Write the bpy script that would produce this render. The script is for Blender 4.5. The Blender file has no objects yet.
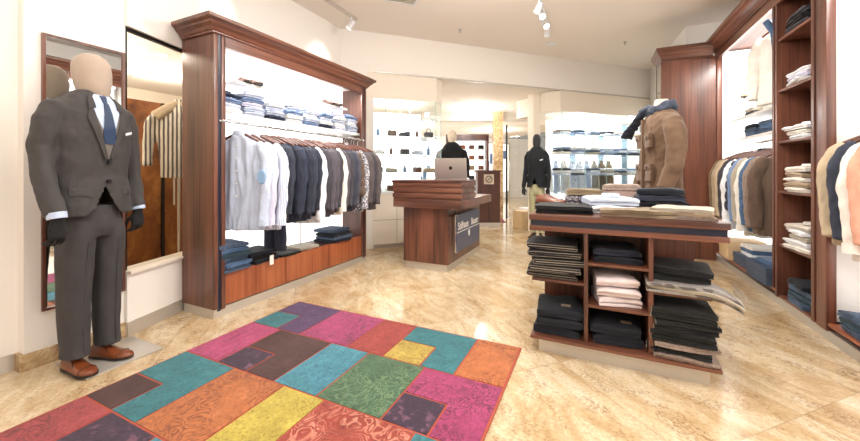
import bpy, bmesh, math, random
from mathutils import Vector, Matrix, noise
R = math.radians; PI = math.pi
random.seed(7)
scn = bpy.context.scene
C = scn.collection

# ------------------------------------------------------------------ materials
def newmat(name):
    m = bpy.data.materials.new(name); m.use_nodes = True
    nt = m.node_tree; b = nt.nodes['Principled BSDF']
    return m, nt, b
def N(nt, t, **k):
    n = nt.nodes.new(t)
    for a, v in k.items():
        if a in n.inputs.keys(): n.inputs[a].default_value = v
        else: setattr(n, a, v)
    return n
def L(nt, a, b): nt.links.new(a, b)
def rgb(c): return (c[0], c[1], c[2], 1)
def hexc(h):
    v = [int(h[i:i+2], 16)/255 for i in (0, 2, 4)]
    return tuple(((x+.055)/1.055)**2.4 if x > .04045 else x/12.92 for x in v)
def ramp(nt, fac, stops):
    r = nt.nodes.new('ShaderNodeValToRGB')
    e = r.color_ramp.elements
    e.remove(e[1]); e[0].position = stops[0][0]; e[0].color = rgb(stops[0][1])
    for p, c in stops[1:]:
        q = e.new(p); q.color = rgb(c)
    L(nt, fac, r.inputs['Fac']); return r
def coords(nt, scale=(1, 1, 1), rot=(0, 0, 0), loc=(0, 0, 0)):
    tc = nt.nodes.new('ShaderNodeTexCoord'); mp = nt.nodes.new('ShaderNodeMapping')
    mp.inputs['Scale'].default_value = scale; mp.inputs['Rotation'].default_value = rot; mp.inputs['Location'].default_value = loc
    L(nt, tc.outputs['Object'], mp.inputs['Vector']); return mp.outputs['Vector']
def bump(nt, b, h, s, d=.01):
    n = nt.nodes.new('ShaderNodeBump'); n.inputs['Strength'].default_value = s; n.inputs['Distance'].default_value = d
    L(nt, h, n.inputs['Height']); L(nt, n.outputs['Normal'], b.inputs['Normal'])
def plain(name, col, rough=.5, metal=0, emit=0, coat=0, ecol=None):
    m, nt, b = newmat(name); c = hexc(col) if isinstance(col, str) else col
    b.inputs['Base Color'].default_value = rgb(c); b.inputs['Roughness'].default_value = rough; b.inputs['Metallic'].default_value = metal
    if coat: b.inputs['Coat Weight'].default_value = coat; b.inputs['Coat Roughness'].default_value = .1
    if emit:
        b.inputs['Emission Color'].default_value = rgb(ecol or c); b.inputs['Emission Strength'].default_value = emit
    return m
def wood(name, dark, light, axis='Z', rough=.32, freq=45):
    m, nt, b = newmat(name)
    sc = {'Z': (freq, freq, 1.3), 'X': (1.3, freq, freq), 'Y': (freq, 1.3, freq)}[axis]
    v = coords(nt, sc)
    n1 = N(nt, 'ShaderNodeTexNoise', Scale=1.0, Detail=4.0, Roughness=.6); L(nt, v, n1.inputs['Vector'])
    v2 = coords(nt, tuple(x*.12 if x > 2 else x*.5 for x in sc))
    n2 = N(nt, 'ShaderNodeTexNoise', Scale=1.0, Detail=2.0); L(nt, v2, n2.inputs['Vector'])
    mx = N(nt, 'ShaderNodeMath', operation='ADD'); L(nt, n1.outputs['Fac'], mx.inputs[0]); L(nt, n2.outputs['Fac'], mx.inputs[1])
    hf = N(nt, 'ShaderNodeMath', operation='MULTIPLY'); L(nt, mx.outputs[0], hf.inputs[0]); hf.inputs[1].default_value = .5
    r = ramp(nt, hf.outputs[0], [(.36, hexc(dark)), (.62, hexc(light))])
    L(nt, r.outputs['Color'], b.inputs['Base Color']); b.inputs['Roughness'].default_value = rough
    b.inputs['Coat Weight'].default_value = .15; b.inputs['Coat Roughness'].default_value = .2
    return m
def fabric(name, col, var=.12, rough=.85, sheen=.25, weave=900, pat=None):
    m, nt, b = newmat(name); c = hexc(col)
    dk = .42 if max(c) < .06 else .6 if max(c) < .35 else .85 if max(c) < .6 else 1
    c = tuple(x*dk for x in c); v = coords(nt)
    n1 = N(nt, 'ShaderNodeTexNoise', Scale=9.0, Detail=5.0, Roughness=.65); L(nt, v, n1.inputs['Vector'])
    lo = tuple(x*(1-var) for x in c); hi = tuple(min(1, x*(1+var)) for x in c)
    r = ramp(nt, n1.outputs['Fac'], [(.3, lo), (.7, hi)])
    out = r.outputs['Color']
    if pat:
        kind, pc, f = pat
        if kind == 'melange':
            n = N(nt, 'ShaderNodeTexNoise', Scale=f, Detail=2.0); L(nt, v, n.inputs['Vector']); fac = n.outputs['Fac']
            rr = ramp(nt, fac, [(.45, (0, 0, 0)), (.6, (1, 1, 1))])
        else:
            w = N(nt, 'ShaderNodeTexWave', Scale=f, Distortion=.6); w.bands_direction = kind; L(nt, v, w.inputs['Vector'])
            rr = ramp(nt, w.outputs['Fac'], [(.5, (0, 0, 0)), (.62, (1, 1, 1))])
        mx = N(nt, 'ShaderNodeMix', data_type='RGBA'); L(nt, rr.outputs['Color'], mx.inputs[0]); L(nt, out, mx.inputs[6]); mx.inputs[7].default_value = rgb(hexc(pc))
        out = mx.outputs[2]
    L(nt, out, b.inputs['Base Color']); b.inputs['Roughness'].default_value = rough
    b.inputs['Sheen Weight'].default_value = sheen*(.15 if max(c) < .1 else .6); b.inputs['Sheen Roughness'].default_value = .4
    nb = N(nt, 'ShaderNodeTexNoise', Scale=float(weave)/4, Detail=2.0); L(nt, v, nb.inputs['Vector'])
    bump(nt, b, nb.outputs['Fac'], .25, .003)
    return m

M = {}
M['wall'] = plain('wall_paint', 'f0ebe4', .75)
M['wall_cool'] = plain('wall_paint_white', 'f3f0ec', .7)
M['ceil'] = plain('ceiling_paint', 'f4ece3', .85)
M['cream'] = plain('cream_panel', 'ece2d2', .55)
M['white'] = plain('white_lacquer', 'f4f3f0', .35)
M['wood'] = wood('mahogany_vertical', '3c231b', '784a39')
M['woodx'] = wood('mahogany_along_x', '3c231b', '7b4c39', 'X')
M['woody'] = wood('mahogany_along_y', '42261c', '84523f', 'Y')
M['drawer'] = wood('mahogany_warm_vertical', '7e3c22', 'ad6540', 'Z', .35)  # lighter mahogany: the light on the drawers is put into the colour
M['wooddk'] = wood('mahogany_dark', '301510', '5a2c20', 'Z', .4)
M['navyband'] = plain('navy_lacquer_band', '1c2233', .3)
M['steel'] = plain('brushed_steel', 'c9c3ba', .35, .55)
M['signblue'] = plain('blue_grey_sign_board', '3d4560', .35)
M['alu'] = plain('silver_aluminium', 'c6c2bc', .35, .7)
M['chrome'] = plain('chrome', 'd8d8d8', .12, 1)
M['dark'] = plain('dark_metal', '1a1919', .4, .6)
M['black'] = plain('black_gloss', '0b0b0c', .18, 0, coat=.6)
M['blackmat'] = plain('black_matt', '121214', .6)
M['mirror'] = plain('mirror_silver', 'e2e4e2', .01, 1)
M['lit'] = plain('backlit_white_panel', 'ffffff', .6, emit=1.5, ecol=(1, .985, .96))
M['lamp'] = plain('lamp_glow', 'ffffff', .5, emit=14, ecol=(1, .93, .82))
M['lampw'] = plain('lit_shop_front', 'ffffff', .5, emit=.85, ecol=(.93, .97, 1))
M['paleboard'] = plain('pale_blue_board', 'a9c6dc', .4)
M['boardblue'] = plain('blue_board', '5f7fa8', .5)
M['linen'] = fabric('mannequin_linen', 'b8a696', .05, .8, .3)
M['linenl'] = fabric('pale_linen', 'd8c8b4', .05)
M['leather'] = plain('tan_leather', '70381a', .36, coat=.3)
M['sole'] = plain('dark_shoe_sole', '1d1410', .5)
M['lace'] = plain('brown_laces', '4a2512', .7)
M['leathdk'] = plain('brown_leather', '4f2d1e', .4)
M['suede'] = plain('sand_suede', 'c2986e', .8)
M['hang'] = plain('brown_wood_hanger', '5b3326', .4)
M['button'] = plain('horn_button', '15110f', .3)
M['cloth_edge'] = plain('pale_cloth_edge', 'a89c8c', .9)
M['elbow'] = plain('sky_blue_cloth', '8fb4d8', .9)
M['tag'] = plain('white_paper_tag', 'f0ede6', .7)
M['label'] = plain('tan_leather_patch', '93836c', .7)
M['red'] = fabric('red_mat_fibre', '93282c', .1)
M['cardb'] = plain('light_wood_box', 'd0b48c', .6)
M['box'] = plain('slate_blue_box', '3c4a60', .6)

def glassmat(name, tint, alpha):
    m, nt, b = newmat(name)
    for n in list(nt.nodes):
        if n.type != 'OUTPUT_MATERIAL': nt.nodes.remove(n)
    out = [n for n in nt.nodes if n.type == 'OUTPUT_MATERIAL'][0]
    tr = N(nt, 'ShaderNodeBsdfTransparent'); tr.inputs['Color'].default_value = rgb(tint)
    gl = N(nt, 'ShaderNodeBsdfGlossy', Roughness=.02)
    fr = N(nt, 'ShaderNodeFresnel', IOR=1.45)
    md = N(nt, 'ShaderNodeMath', operation='MULTIPLY'); L(nt, fr.outputs[0], md.inputs[0])
    ge = nt.nodes.new('ShaderNodeNewGeometry'); ib = N(nt, 'ShaderNodeMath', operation='SUBTRACT'); ib.inputs[0].default_value = alpha; L(nt, ge.outputs['Backfacing'], ib.inputs[1]); ib.use_clamp = True; L(nt, ib.outputs[0], md.inputs[1])
    mx = N(nt, 'ShaderNodeMixShader'); L(nt, md.outputs[0], mx.inputs[0]); L(nt, tr.outputs[0], mx.inputs[1]); L(nt, gl.outputs[0], mx.inputs[2])
    L(nt, mx.outputs[0], out.inputs['Surface'])
    return m
M['glass'] = glassmat('clear_glass', (.975, .99, .985), .9)
M['glassedge'] = plain('glass_edge', '9fc0bb', .1, coat=.5)
M['glassdim'] = glassmat('smoky_shop_glass', (.94, .93, .90), .9)

def marble():
    m, nt, b = newmat('beige_granite_tiles')
    geo = nt.nodes.new('ShaderNodeNewGeometry')
    rot = nt.nodes.new('ShaderNodeMapping'); rot.inputs['Rotation'].default_value = (0, 0, R(45)); rot.inputs['Scale'].default_value = (1.25, 1.25, 1); rot.inputs['Location'].default_value = (.25, .1, 0)
    L(nt, geo.outputs['Position'], rot.inputs['Vector'])
    fl = N(nt, 'ShaderNodeVectorMath', operation='FLOOR'); L(nt, rot.outputs[0], fl.inputs[0])
    wn = N(nt, 'ShaderNodeTexWhiteNoise'); L(nt, fl.outputs[0], wn.inputs['Vector'])
    off = N(nt, 'ShaderNodeVectorMath', operation='SCALE'); L(nt, wn.outputs['Color'], off.inputs[0]); off.inputs['Scale'].default_value = 30
    add = N(nt, 'ShaderNodeVectorMath', operation='ADD'); L(nt, rot.outputs[0], add.inputs[0]); L(nt, off.outputs[0], add.inputs[1])
    # flowing veins
    st = nt.nodes.new('ShaderNodeMapping'); st.inputs['Scale'].default_value = (1.0, 2.0, 1); st.inputs['Rotation'].default_value = (0, 0, R(22)); L(nt, add.outputs[0], st.inputs['Vector'])
    n1 = N(nt, 'ShaderNodeTexNoise', Scale=1.5, Detail=10.0, Roughness=.70, Distortion=.7); L(nt, st.outputs[0], n1.inputs['Vector'])
    r1 = ramp(nt, n1.outputs['Fac'], [(.28, hexc('a38762')), (.42, hexc('bda27a')), (.54, hexc('cfbb9a')), (.70, hexc('ded1ba'))])
    # mineral speckle
    n2 = N(nt, 'ShaderNodeTexNoise', Scale=48.0, Detail=6.0, Roughness=.8); L(nt, add.outputs[0], n2.inputs['Vector'])
    r2 = ramp(nt, n2.outputs['Fac'], [(.44, (1, 1, 1)), (.54, (0, 0, 0))])
    n3 = N(nt, 'ShaderNodeTexNoise', Scale=2.3, Detail=4.0, Distortion=2.0); L(nt, st.outputs[0], n3.inputs['Vector'])
    r3 = ramp(nt, n3.outputs['Fac'], [(.50, (.05, .05, .05)), (.68, (.6, .6, .6))])
    sp = N(nt, 'ShaderNodeMath', operation='MULTIPLY'); L(nt, r2.outputs['Color'], sp.inputs[0]); L(nt, r3.outputs['Color'], sp.inputs[1])
    mx = N(nt, 'ShaderNodeMix', data_type='RGBA'); L(nt, sp.outputs[0], mx.inputs[0]); L(nt, r1.outputs['Color'], mx.inputs[6]); mx.inputs[7].default_value = rgb(hexc('6e4c33'))
    fine = ramp(nt, n2.outputs['Fac'], [(.35, (.80, .77, .74)), (.58, (1, 1, 1))])
    mf = N(nt, 'ShaderNodeMix', data_type='RGBA', blend_type='MULTIPLY'); mf.inputs[0].default_value = 1; L(nt, mx.outputs[2], mf.inputs[6]); L(nt, fine.outputs['Color'], mf.inputs[7])
    # joints
    fr = N(nt, 'ShaderNodeVectorMath', operation='FRACTION'); L(nt, rot.outputs[0], fr.inputs[0])
    sx = nt.nodes.new('ShaderNodeSeparateXYZ'); L(nt, fr.outputs[0], sx.inputs[0])
    mn = N(nt, 'ShaderNodeMath', operation='MINIMUM'); L(nt, sx.outputs[0], mn.inputs[0]); L(nt, sx.outputs[1], mn.inputs[1])
    lt = N(nt, 'ShaderNodeMath', operation='LESS_THAN'); L(nt, mn.outputs[0], lt.inputs[0]); lt.inputs[1].default_value = .006
    lm = N(nt, 'ShaderNodeMath', operation='MULTIPLY'); L(nt, lt.outputs[0], lm.inputs[0]); lm.inputs[1].default_value = .5
    mj = N(nt, 'ShaderNodeMix', data_type='RGBA'); L(nt, lm.outputs[0], mj.inputs[0]); L(nt, mf.outputs[2], mj.inputs[6]); mj.inputs[7].default_value = rgb(hexc('8a7358'))
    L(nt, mj.outputs[2], b.inputs['Base Color']); b.inputs['Roughness'].default_value = .13
    b.inputs['Specular IOR Level'].default_value = .55
    return m
M['floor'] = marble()
def marbleband():
    m, nt, b = newmat('brown_marble_base')
    v = coords(nt)
    n1 = N(nt, 'ShaderNodeTexNoise', Scale=9.0, Detail=8.0, Roughness=.7, Distortion=1.5); L(nt, v, n1.inputs['Vector'])
    r1 = ramp(nt, n1.outputs['Fac'], [(.3, hexc('6e4c33')), (.45, hexc('a98a62')), (.7, hexc('dcc8a2'))])
    L(nt, r1.outputs['Color'], b.inputs['Base Color']); b.inputs['Roughness'].default_value = .2
    return m
M['marble'] = marbleband()
def burl():
    m, nt, b = newmat('mottled_bronze_panel')
    v = coords(nt, (1, 1, .7))
    n1 = N(nt, 'ShaderNodeTexNoise', Scale=3.0, Detail=8.0, Roughness=.7, Distortion=.6); L(nt, v, n1.inputs['Vector'])
    r1 = ramp(nt, n1.outputs['Fac'], [(.3, hexc('3a1c0c')), (.5, hexc('7d4a20')), (.72, hexc('ad7a3c'))])
    L(nt, r1.outputs['Color'], b.inputs['Base Color']); b.inputs['Roughness'].default_value = .35; b.inputs['Metallic'].default_value = .3
    return m
M['burl'] = burl()
def rugmat(name, col, line, style, seed):
    m, nt, b = newmat(name); c = tuple(x*.66 for x in hexc(col))
    v = coords(nt, loc=(seed*3.1, seed*1.7, 0))
    n1 = N(nt, 'ShaderNodeTexNoise', Scale=7.0, Detail=6.0, Roughness=.7); L(nt, v, n1.inputs['Vector'])
    r = ramp(nt, n1.outputs['Fac'], [(.3, tuple(x*.72 for x in c)), (.52, c), (.75, tuple(min(1, x*1.25+.02) for x in c))])
    # faded ornament lines of an old knotted rug
    if style == 'scroll':
        n = N(nt, 'ShaderNodeTexNoise', Scale=8.0, Detail=1.5, Distortion=1.5); L(nt, v, n.inputs['Vector'])
        k0, k1 = (0, 0, 0), (1, 1, 1)
        rr = ramp(nt, n.outputs['Fac'], [(.33, k0), (.36, k1), (.385, k1), (.41, k0), (.465, k0), (.485, k1), (.505, k1), (.53, k0), (.585, k0), (.61, k1), (.635, k1), (.66, k0)])
    elif style == 'cells':
        n = N(nt, 'ShaderNodeTexVoronoi', Scale=13.0, feature='DISTANCE_TO_EDGE'); L(nt, v, n.inputs['Vector'])
        rr = ramp(nt, n.outputs['Distance'], [(.02, (1, 1, 1)), (.09, (0, 0, 0))])
    elif style == 'bands':
        n = N(nt, 'ShaderNodeTexWave', Scale=5.0, Distortion=5.0, Detail=3.0); n.inputs['Detail Scale'].default_value = 2.5; L(nt, v, n.inputs['Vector'])
        rr = ramp(nt, n.outputs['Fac'], [(.0, (.8, .8, .8)), (.22, (0, 0, 0))])
    else:
        n = N(nt, 'ShaderNodeTexNoise', Scale=22.0, Detail=3.0); L(nt, v, n.inputs['Vector'])
        rr = ramp(nt, n.outputs['Fac'], [(.56, (0, 0, 0)), (.66, (.6, .6, .6))])
    nm = N(nt, 'ShaderNodeTexNoise', Scale=4.0, Detail=3.0); L(nt, v, nm.inputs['Vector'])
    rm = ramp(nt, nm.outputs['Fac'], [(.40, (.12, .12, .12)), (.58, (.75, .75, .75))])
    ml = N(nt, 'ShaderNodeMath', operation='MULTIPLY'); L(nt, rr.outputs['Color'], ml.inputs[0]); L(nt, rm.outputs['Color'], ml.inputs[1])
    mx = N(nt, 'ShaderNodeMix', data_type='RGBA'); L(nt, ml.outputs[0], mx.inputs[0]); L(nt, r.outputs['Color'], mx.inputs[6]); mx.inputs[7].default_value = rgb(hexc(line))
    # worn pile: fine flecks lighter and darker than the dye
    nw = N(nt, 'ShaderNodeTexNoise', Scale=55.0, Detail=5.0, Roughness=.8); L(nt, v, nw.inputs['Vector'])
    rw = ramp(nt, nw.outputs['Fac'], [(.36, (.60, .56, .56)), (.5, (1, 1, 1)), (.66, (1.0, 1.0, 1.0))])
    mw = N(nt, 'ShaderNodeMix', data_type='RGBA', blend_type='MULTIPLY'); mw.inputs[0].default_value = 1; L(nt, mx.outputs[2], mw.inputs[6]); L(nt, rw.outputs['Color'], mw.inputs[7])
    rl = ramp(nt, nw.outputs['Fac'], [(.60, (0, 0, 0)), (.72, (.55, .55, .55))])
    ml2 = N(nt, 'ShaderNodeMix', data_type='RGBA'); L(nt, rl.outputs['Color'], ml2.inputs[0]); L(nt, mw.outputs[2], ml2.inputs[6]); ml2.inputs[7].default_value = rgb(tuple(min(1, x*1.3+.10) for x in c))
    L(nt, ml2.outputs[2], b.inputs['Base Color']); b.inputs['Roughness'].default_value = .9
    b.inputs['Sheen Weight'].default_value = .15
    nb = N(nt, 'ShaderNodeTexNoise', Scale=260.0, Detail=2.0); L(nt, v, nb.inputs['Vector']); bump(nt, b, nb.outputs['Fac'], .5, .004)
    return m

# ------------------------------------------------------------------ mesh tools
class MB:
    def __init__(s): s.bm = bmesh.new(); s.mi = 0
    def face(s, vs):
        try:
            f = s.bm.faces.new(vs); f.material_index = s.mi; return f
        except ValueError: return None
    def box(s, x0, x1, y0, y1, z0, z1, bev=0):
        if bev:
            t = bmesh.new(); r = bmesh.ops.create_cube(t, size=1)
            for v in t.verts: v.co = Vector(((x0+x1)/2+v.co.x*(x1-x0), (y0+y1)/2+v.co.y*(y1-y0), (z0+z1)/2+v.co.z*(z1-z0)))
            bmesh.ops.bevel(t, geom=t.edges[:], offset=bev, segments=2, affect='EDGES', profile=.6)
            for f in t.faces: f.material_index = s.mi
            me = bpy.data.meshes.new('t'); t.to_mesh(me); t.free(); s.bm.from_mesh(me); bpy.data.meshes.remove(me)
            return s
        p = [s.bm.verts.new((x, y, z)) for z in (z0, z1) for y in (y0, y1) for x in (x0, x1)]
        for q in ((0, 2, 3, 1), (4, 5, 7, 6), (0, 1, 5, 4), (2, 6, 7, 3), (0, 4, 6, 2), (1, 3, 7, 5)): s.face([p[i] for i in q])
        return s
    def loft(s, rings, cap=True, closed=True):
        rv = [[s.bm.verts.new(p) for p in r] for r in rings]; n = len(rings[0])
        for a, b in zip(rv, rv[1:]):
            for i in range(n if closed else n-1):
                j = (i+1) % n; s.face((a[i], a[j], b[j], b[i]))
        if cap: s.face(list(reversed(rv[0]))); s.face(rv[-1])
        return s
    def prism(s, pts, z0, z1):                      # polygon in xy
        return s.loft([[(x, y, z0) for x, y in pts], [(x, y, z1) for x, y in pts]])
    def extr(s, pts, axis, a, b):                   # polygon of 2D points swept along an axis
        f = {'x': lambda p, t: (t, p[0], p[1]), 'y': lambda p, t: (p[0], t, p[1]), 'z': lambda p, t: (p[0], p[1], t)}[axis]
        return s.loft([[f(p, a) for p in pts], [f(p, b) for p in pts]])
    def tube(s, path, rad, n=10, flat=1.0, up=(0, 0, 1), e=2):
        path = [Vector(p) for p in path]
        if not hasattr(rad, '__len__'): rad = [rad]*len(path)
        rings = []; prev = None
        for i, p in enumerate(path):
            t = (path[min(i+1, len(path)-1)]-path[max(i-1, 0)]).normalized()
            u = Vector(up) if prev is None else prev
            u = (u-t*u.dot(t))
            if u.length < 1e-4: u = Vector((1, 0, 0))-t*t.x
            u.normalize(); prev = u; w = t.cross(u)
            r = rad[i]; ra, rb = (r if hasattr(r, '__len__') else (r, r*flat))
            ring = []
            for k in range(n):
                th = 2*PI*k/n; cx, sx = math.cos(th), math.sin(th)
                cx = math.copysign(abs(cx)**(2/e), cx); sx = math.copysign(abs(sx)**(2/e), sx)
                ring.append(tuple(p+u*(cx*ra)+w*(sx*rb)))
            rings.append(ring)
        return s.loft(rings)
    def cyl(s, p0, p1, r0, r1=None, n=16): return s.tube([p0, p1], [r0, r0 if r1 is None else r1], n)
    def lathe(s, prof, c=(0, 0, 0), n=24, sx=1, sy=1):
        return s.loft([[(c[0]+r*sx*math.cos(2*PI*k/n), c[1]+r*sy*math.sin(2*PI*k/n), c[2]+z) for k in range(n)] for r, z in prof])
    def xform(s, mtx, start=0):
        s.bm.verts.ensure_lookup_table()
        for v in s.bm.verts[start:]: v.co = mtx @ v.co
        return s
    def wrinkle(s, amp, f=(8, 8, 8), seed=0):
        s.bm.normal_update()
        for v in s.bm.verts:
            q = Vector((v.co.x*f[0]+seed*7.3, v.co.y*f[1]+seed*3.1, v.co.z*f[2]+seed))
            v.co += v.normal*(noise.noise(q)*amp)
        return s
    def mesh(s, name, mats, smooth=True):
        bmesh.ops.recalc_face_normals(s.bm, faces=s.bm.faces)
        me = bpy.data.meshes.new(name); s.bm.to_mesh(me); s.bm.free()
        for m in (mats if isinstance(mats, (list, tuple)) else [mats]): me.materials.append(M[m] if isinstance(m, str) else m)
        if smooth:
            for p in me.polygons: p.use_smooth = True
            me.set_sharp_from_angle(angle=R(38))
        return me
    def build(s, name, mats, parent=None, smooth=True, loc=(0, 0, 0), rz=0):
        o = bpy.data.objects.new(name, s.mesh(name, mats, smooth)); C.objects.link(o); o.parent = parent
        o.location = loc; o.rotation_euler.z = rz
        return o
    def fuse(s, name, mats, parent=None, voxel=.012, it=4, amp=0, f=(8, 8, 8), seed=0, cut=None):
        """one continuous skin over overlapping lofts, with cloth creases"""
        o = s.build('tmp', mats)
        md = o.modifiers.new('r', 'REMESH'); md.mode = 'VOXEL'; md.voxel_size = voxel; md.use_smooth_shade = True
        if it: sm = o.modifiers.new('s', 'SMOOTH'); sm.iterations = it; sm.factor = .5
        bpy.context.view_layer.update()
        me = bpy.data.meshes.new_from_object(o.evaluated_get(bpy.context.evaluated_depsgraph_get()))
        old = o.data; bpy.data.objects.remove(o); bpy.data.meshes.remove(old)
        b = bmesh.new(); b.from_mesh(me)
        if amp:
            b.normal_update()
            for v in b.verts:
                q = Vector((v.co.x*f[0]+seed*7.3, v.co.y*f[1]+seed*3.1, v.co.z*f[2]+seed))
                v.co += v.normal*((noise.noise(q)+.45*noise.noise(q*2.3))*amp)
        if cut:
            bmesh.ops.delete(b, geom=[q for q in b.faces if cut(q.calc_center_median(), q.normal)], context='FACES')
        b.to_mesh(me); b.free(); me.name = name
        for p in me.polygons: p.use_smooth = True
        if not me.materials:
            me.materials.append(M[mats])
        o = bpy.data.objects.new(name, me); C.objects.link(o); o.parent = parent
        return o

def ell(a, b, z, cx=0, cy=0, n=28, e=2.3, bb=None):
    r = []
    for k in range(n):
        th = 2*PI*k/n; c, s = math.cos(th), math.sin(th)
        x = math.copysign(abs(c)**(2/e), c)*a; y = math.copysign(abs(s)**(2/e), s)*(b if s < 0 or bb is None else bb)
        r.append((cx+x, cy+y, z))
    return r

# ------------------------------------------------------------------ scene tools
def thing(name, label, cat, loc=(0, 0, 0), rz=0, group=None):
    o = bpy.data.objects.new(name, None); o.empty_display_size = .1; C.objects.link(o)
    o.location = loc; o.rotation_euler = (0, 0, rz); o['label'] = label; o['category'] = cat
    if group: o['group'] = group
    return o
def tag(o, label, cat, group=None):
    o['label'] = label; o['category'] = cat
    if group: o['group'] = group
    return o
def struct(name, mb, mat, smooth=False):
    o = mb.build(name, mat, smooth=smooth); o['kind'] = 'structure'; return o
def dup(root, loc, rz=0, label=None, group=None, swap=None, scale=None):
    def cp(o, par):
        kids = list(o.children)
        c = o.copy(); C.objects.link(c); c.parent = par
        if swap and c.type == 'MESH' and c.data.materials:
            for i, m in enumerate(c.data.materials):
                if m and m.name in swap:
                    key = (c.data.name, m.name, swap[m.name].name)
                    if key not in _swaps:
                        d = c.data.copy(); d.materials[i] = swap[m.name]; _swaps[key] = d
                    c.data = _swaps[key]
        for ch in kids: cp(ch, c)
        return c
    r = cp(root, None)
    r.location = loc; r.rotation_euler.z = rz
    if scale: r.scale = scale if hasattr(scale, '__len__') else (scale,)*3
    if label: r['label'] = label
    if group: r['group'] = group
    return r
_swaps = {}
ORD = ['bottom', 'second', 'third', 'fourth', 'fifth', 'sixth', 'seventh', 'eighth', 'ninth', 'tenth']
def layer_word(k, n):
    if n == 1: return 'lying alone'
    if k == 0: return 'lowest'
    if k == n-1: return 'topmost'
    return ORD[k]+' from bottom'

# ------------------------------------------------------------------ cloth that is folded flat
def folded_mesh(name, w, d, h, layers, mat, seed=0, droop=0, trim=None, keep=None):
    """a garment folded back and forth: w across the fold (x), d deep (y, fold edge to -y), h high"""
    rnd = random.Random(seed); t = h/layers; cl = []; nseg = 7
    for k in range(layers):
        z = t*(k+.5); ys = [-d/2+t/2+(d-t)*i/nseg for i in range(nseg+1)]
        if k % 2: ys = ys[::-1]
        off = rnd.uniform(-.006, .006)
        for y in ys: cl.append((y+off, z))
        if k < layers-1:
            ye = cl[-1][0]; sg = 1 if not k % 2 else -1
            for a in (-45, 0, 45): cl.append((ye+sg*math.cos(R(a))*t/2, t*(k+1)+math.sin(R(a))*t/2))
    hw = t*.44; up = []; dn = []
    for i, p in enumerate(cl):
        a = cl[max(i-1, 0)]; b = cl[min(i+1, len(cl)-1)]
        ty, tz = b[0]-a[0], b[1]-a[1]; l = math.hypot(ty, tz) or 1; ny, nz = -tz/l, ty/l
        up.append((p[0]+ny*hw, p[1]+nz*hw)); dn.append((p[0]-ny*hw, p[1]-nz*hw))
    prof = up+dn[::-1]
    if keep is not None: keep.extend(prof+prof[:1])
    m = MB(); rings = []; ns = 16
    for i in range(ns+1):
        u = -1+2*i/ns; x = u*w/2; k = 1-.04*abs(u)**6; th = 1-.25*abs(u)**8
        ring = []
        for y, z in prof:
            q = Vector((x*9+seed*3.7, y*9, z*14+seed)); q2 = Vector((x*30, y*30+seed, z*8))
            dz = noise.noise(q)*h*.22*(z/h)+noise.noise(q2)*.0026*(z/h)
            dy = noise.noise(q+Vector((5, 0, 0)))*.016
            dx = noise.noise(Vector((y*6+seed, z*40, i)))*.004 if i in (0, ns) else 0
            ring.append((x*(1+.02*noise.noise(Vector((0, 0, z*60+seed))))+dx, y*k+dy, max(.0008, z*th+dz) if not droop else max(.0008, z*th+dz)-droop*max(0, u-.25)**2))
        rings.append(ring)
    m.loft(rings)
    return m
def folded(name, label, cat, loc, w, d, h, layers, mat, seed=0, rz=0, group=None, extra=None, droop=0):
    cl = []; o = folded_mesh(name, w, d, h, layers, mat, seed, droop, keep=cl).build(name, mat, loc=loc, rz=rz)
    tag(o, label, cat, group)
    if extra == 'edge':
        for s in (-1, 1): MB().tube([(s*(w/2+.0005), y, max(.003, z*.76+.001)) for y, z in cl], .0014, 5).build('light_edge', 'cloth_edge', o)
    if extra == 'collar': collar(o, w, d, h, mat)
    if extra == 'patch':
        MB().box(-.03, .03, -.02, .02, 0, .002).build('leather_patch', 'label', o, loc=(rnd_(seed, w*.25), -d*.2, h*1.04+.001))
    return o
def rnd_(s, a): return random.Random(s).uniform(-a, a)
def collar(o, w, d, h, mat):
    m = MB()
    pts = []
    for i in range(15):
        a = R(-150+i*300/14)-PI/2+PI
        pts.append((math.sin(a+PI)*.055, math.cos(a+PI)*.042-.0, h+.012))
    m.tube(pts, [(.014, .004)]*len(pts), 8, up=(0, 0, 1))
    for s in (-1, 1):
        m.loft([[(s*.006, -.045, h+.004), (s*.045, -.02, h+.004), (s*.055, -.075, h+.003), (s*.012, -.065, h+.003)],
                [(s*.006, -.045, h+.010), (s*.045, -.02, h+.012), (s*.055, -.075, h+.006), (s*.012, -.065, h+.007)]])
    m.build('collar', mat, o, loc=(0, -d*.18, 0))
    b = MB()
    for k in range(2): b.cyl((0, -d*.30-.05*k, h+.002), (0, -d*.30-.05*k, h+.0065), .005, n=8)
    b.build('button', 'tag', o)
# ------------------------------------------------------------------ camera
cam = bpy.data.objects.new('camera', bpy.data.cameras.new('camera')); C.objects.link(cam)
cam.location = (0, 0, 1.2); cam.rotation_euler = (R(90), 0, R(25.1))
cam.data.sensor_width = 36; cam.data.lens = 350/860*36; cam.data.shift_y = -48.5/860; cam.data.clip_start = .05
scn.camera = cam

# ------------------------------------------------------------------ the room
H = 3.38; BH = 2.77
S2 = math.sqrt(.5)
def D(s, t, z=0): return (-3.3+(s-t)*S2, 4.4+(s+t)*S2, z)      # the diagonal shopfront: s along it, t out into the mall
struct('floor', MB().box(-9, 9, -2.2, 20, -.1, 0), 'floor')
# shop ceiling ends at the diagonal bulkhead
struct('ceiling', MB().prism([(-3.9, -2.2), (3.2, -2.2), (3.2, 10.5), (2.7, 10.4), (-3.3, 4.4), (-3.9, 3.8)], H, H+.1), 'ceil')
struct('wall_left', MB().prism([(-3.3, -2.2), (-3.19, -2.2), (-3.19, .87), (-3.11, .87), (-3.11, 1.375), (-3.3, 1.375)], 0, H), 'wall')
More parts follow.
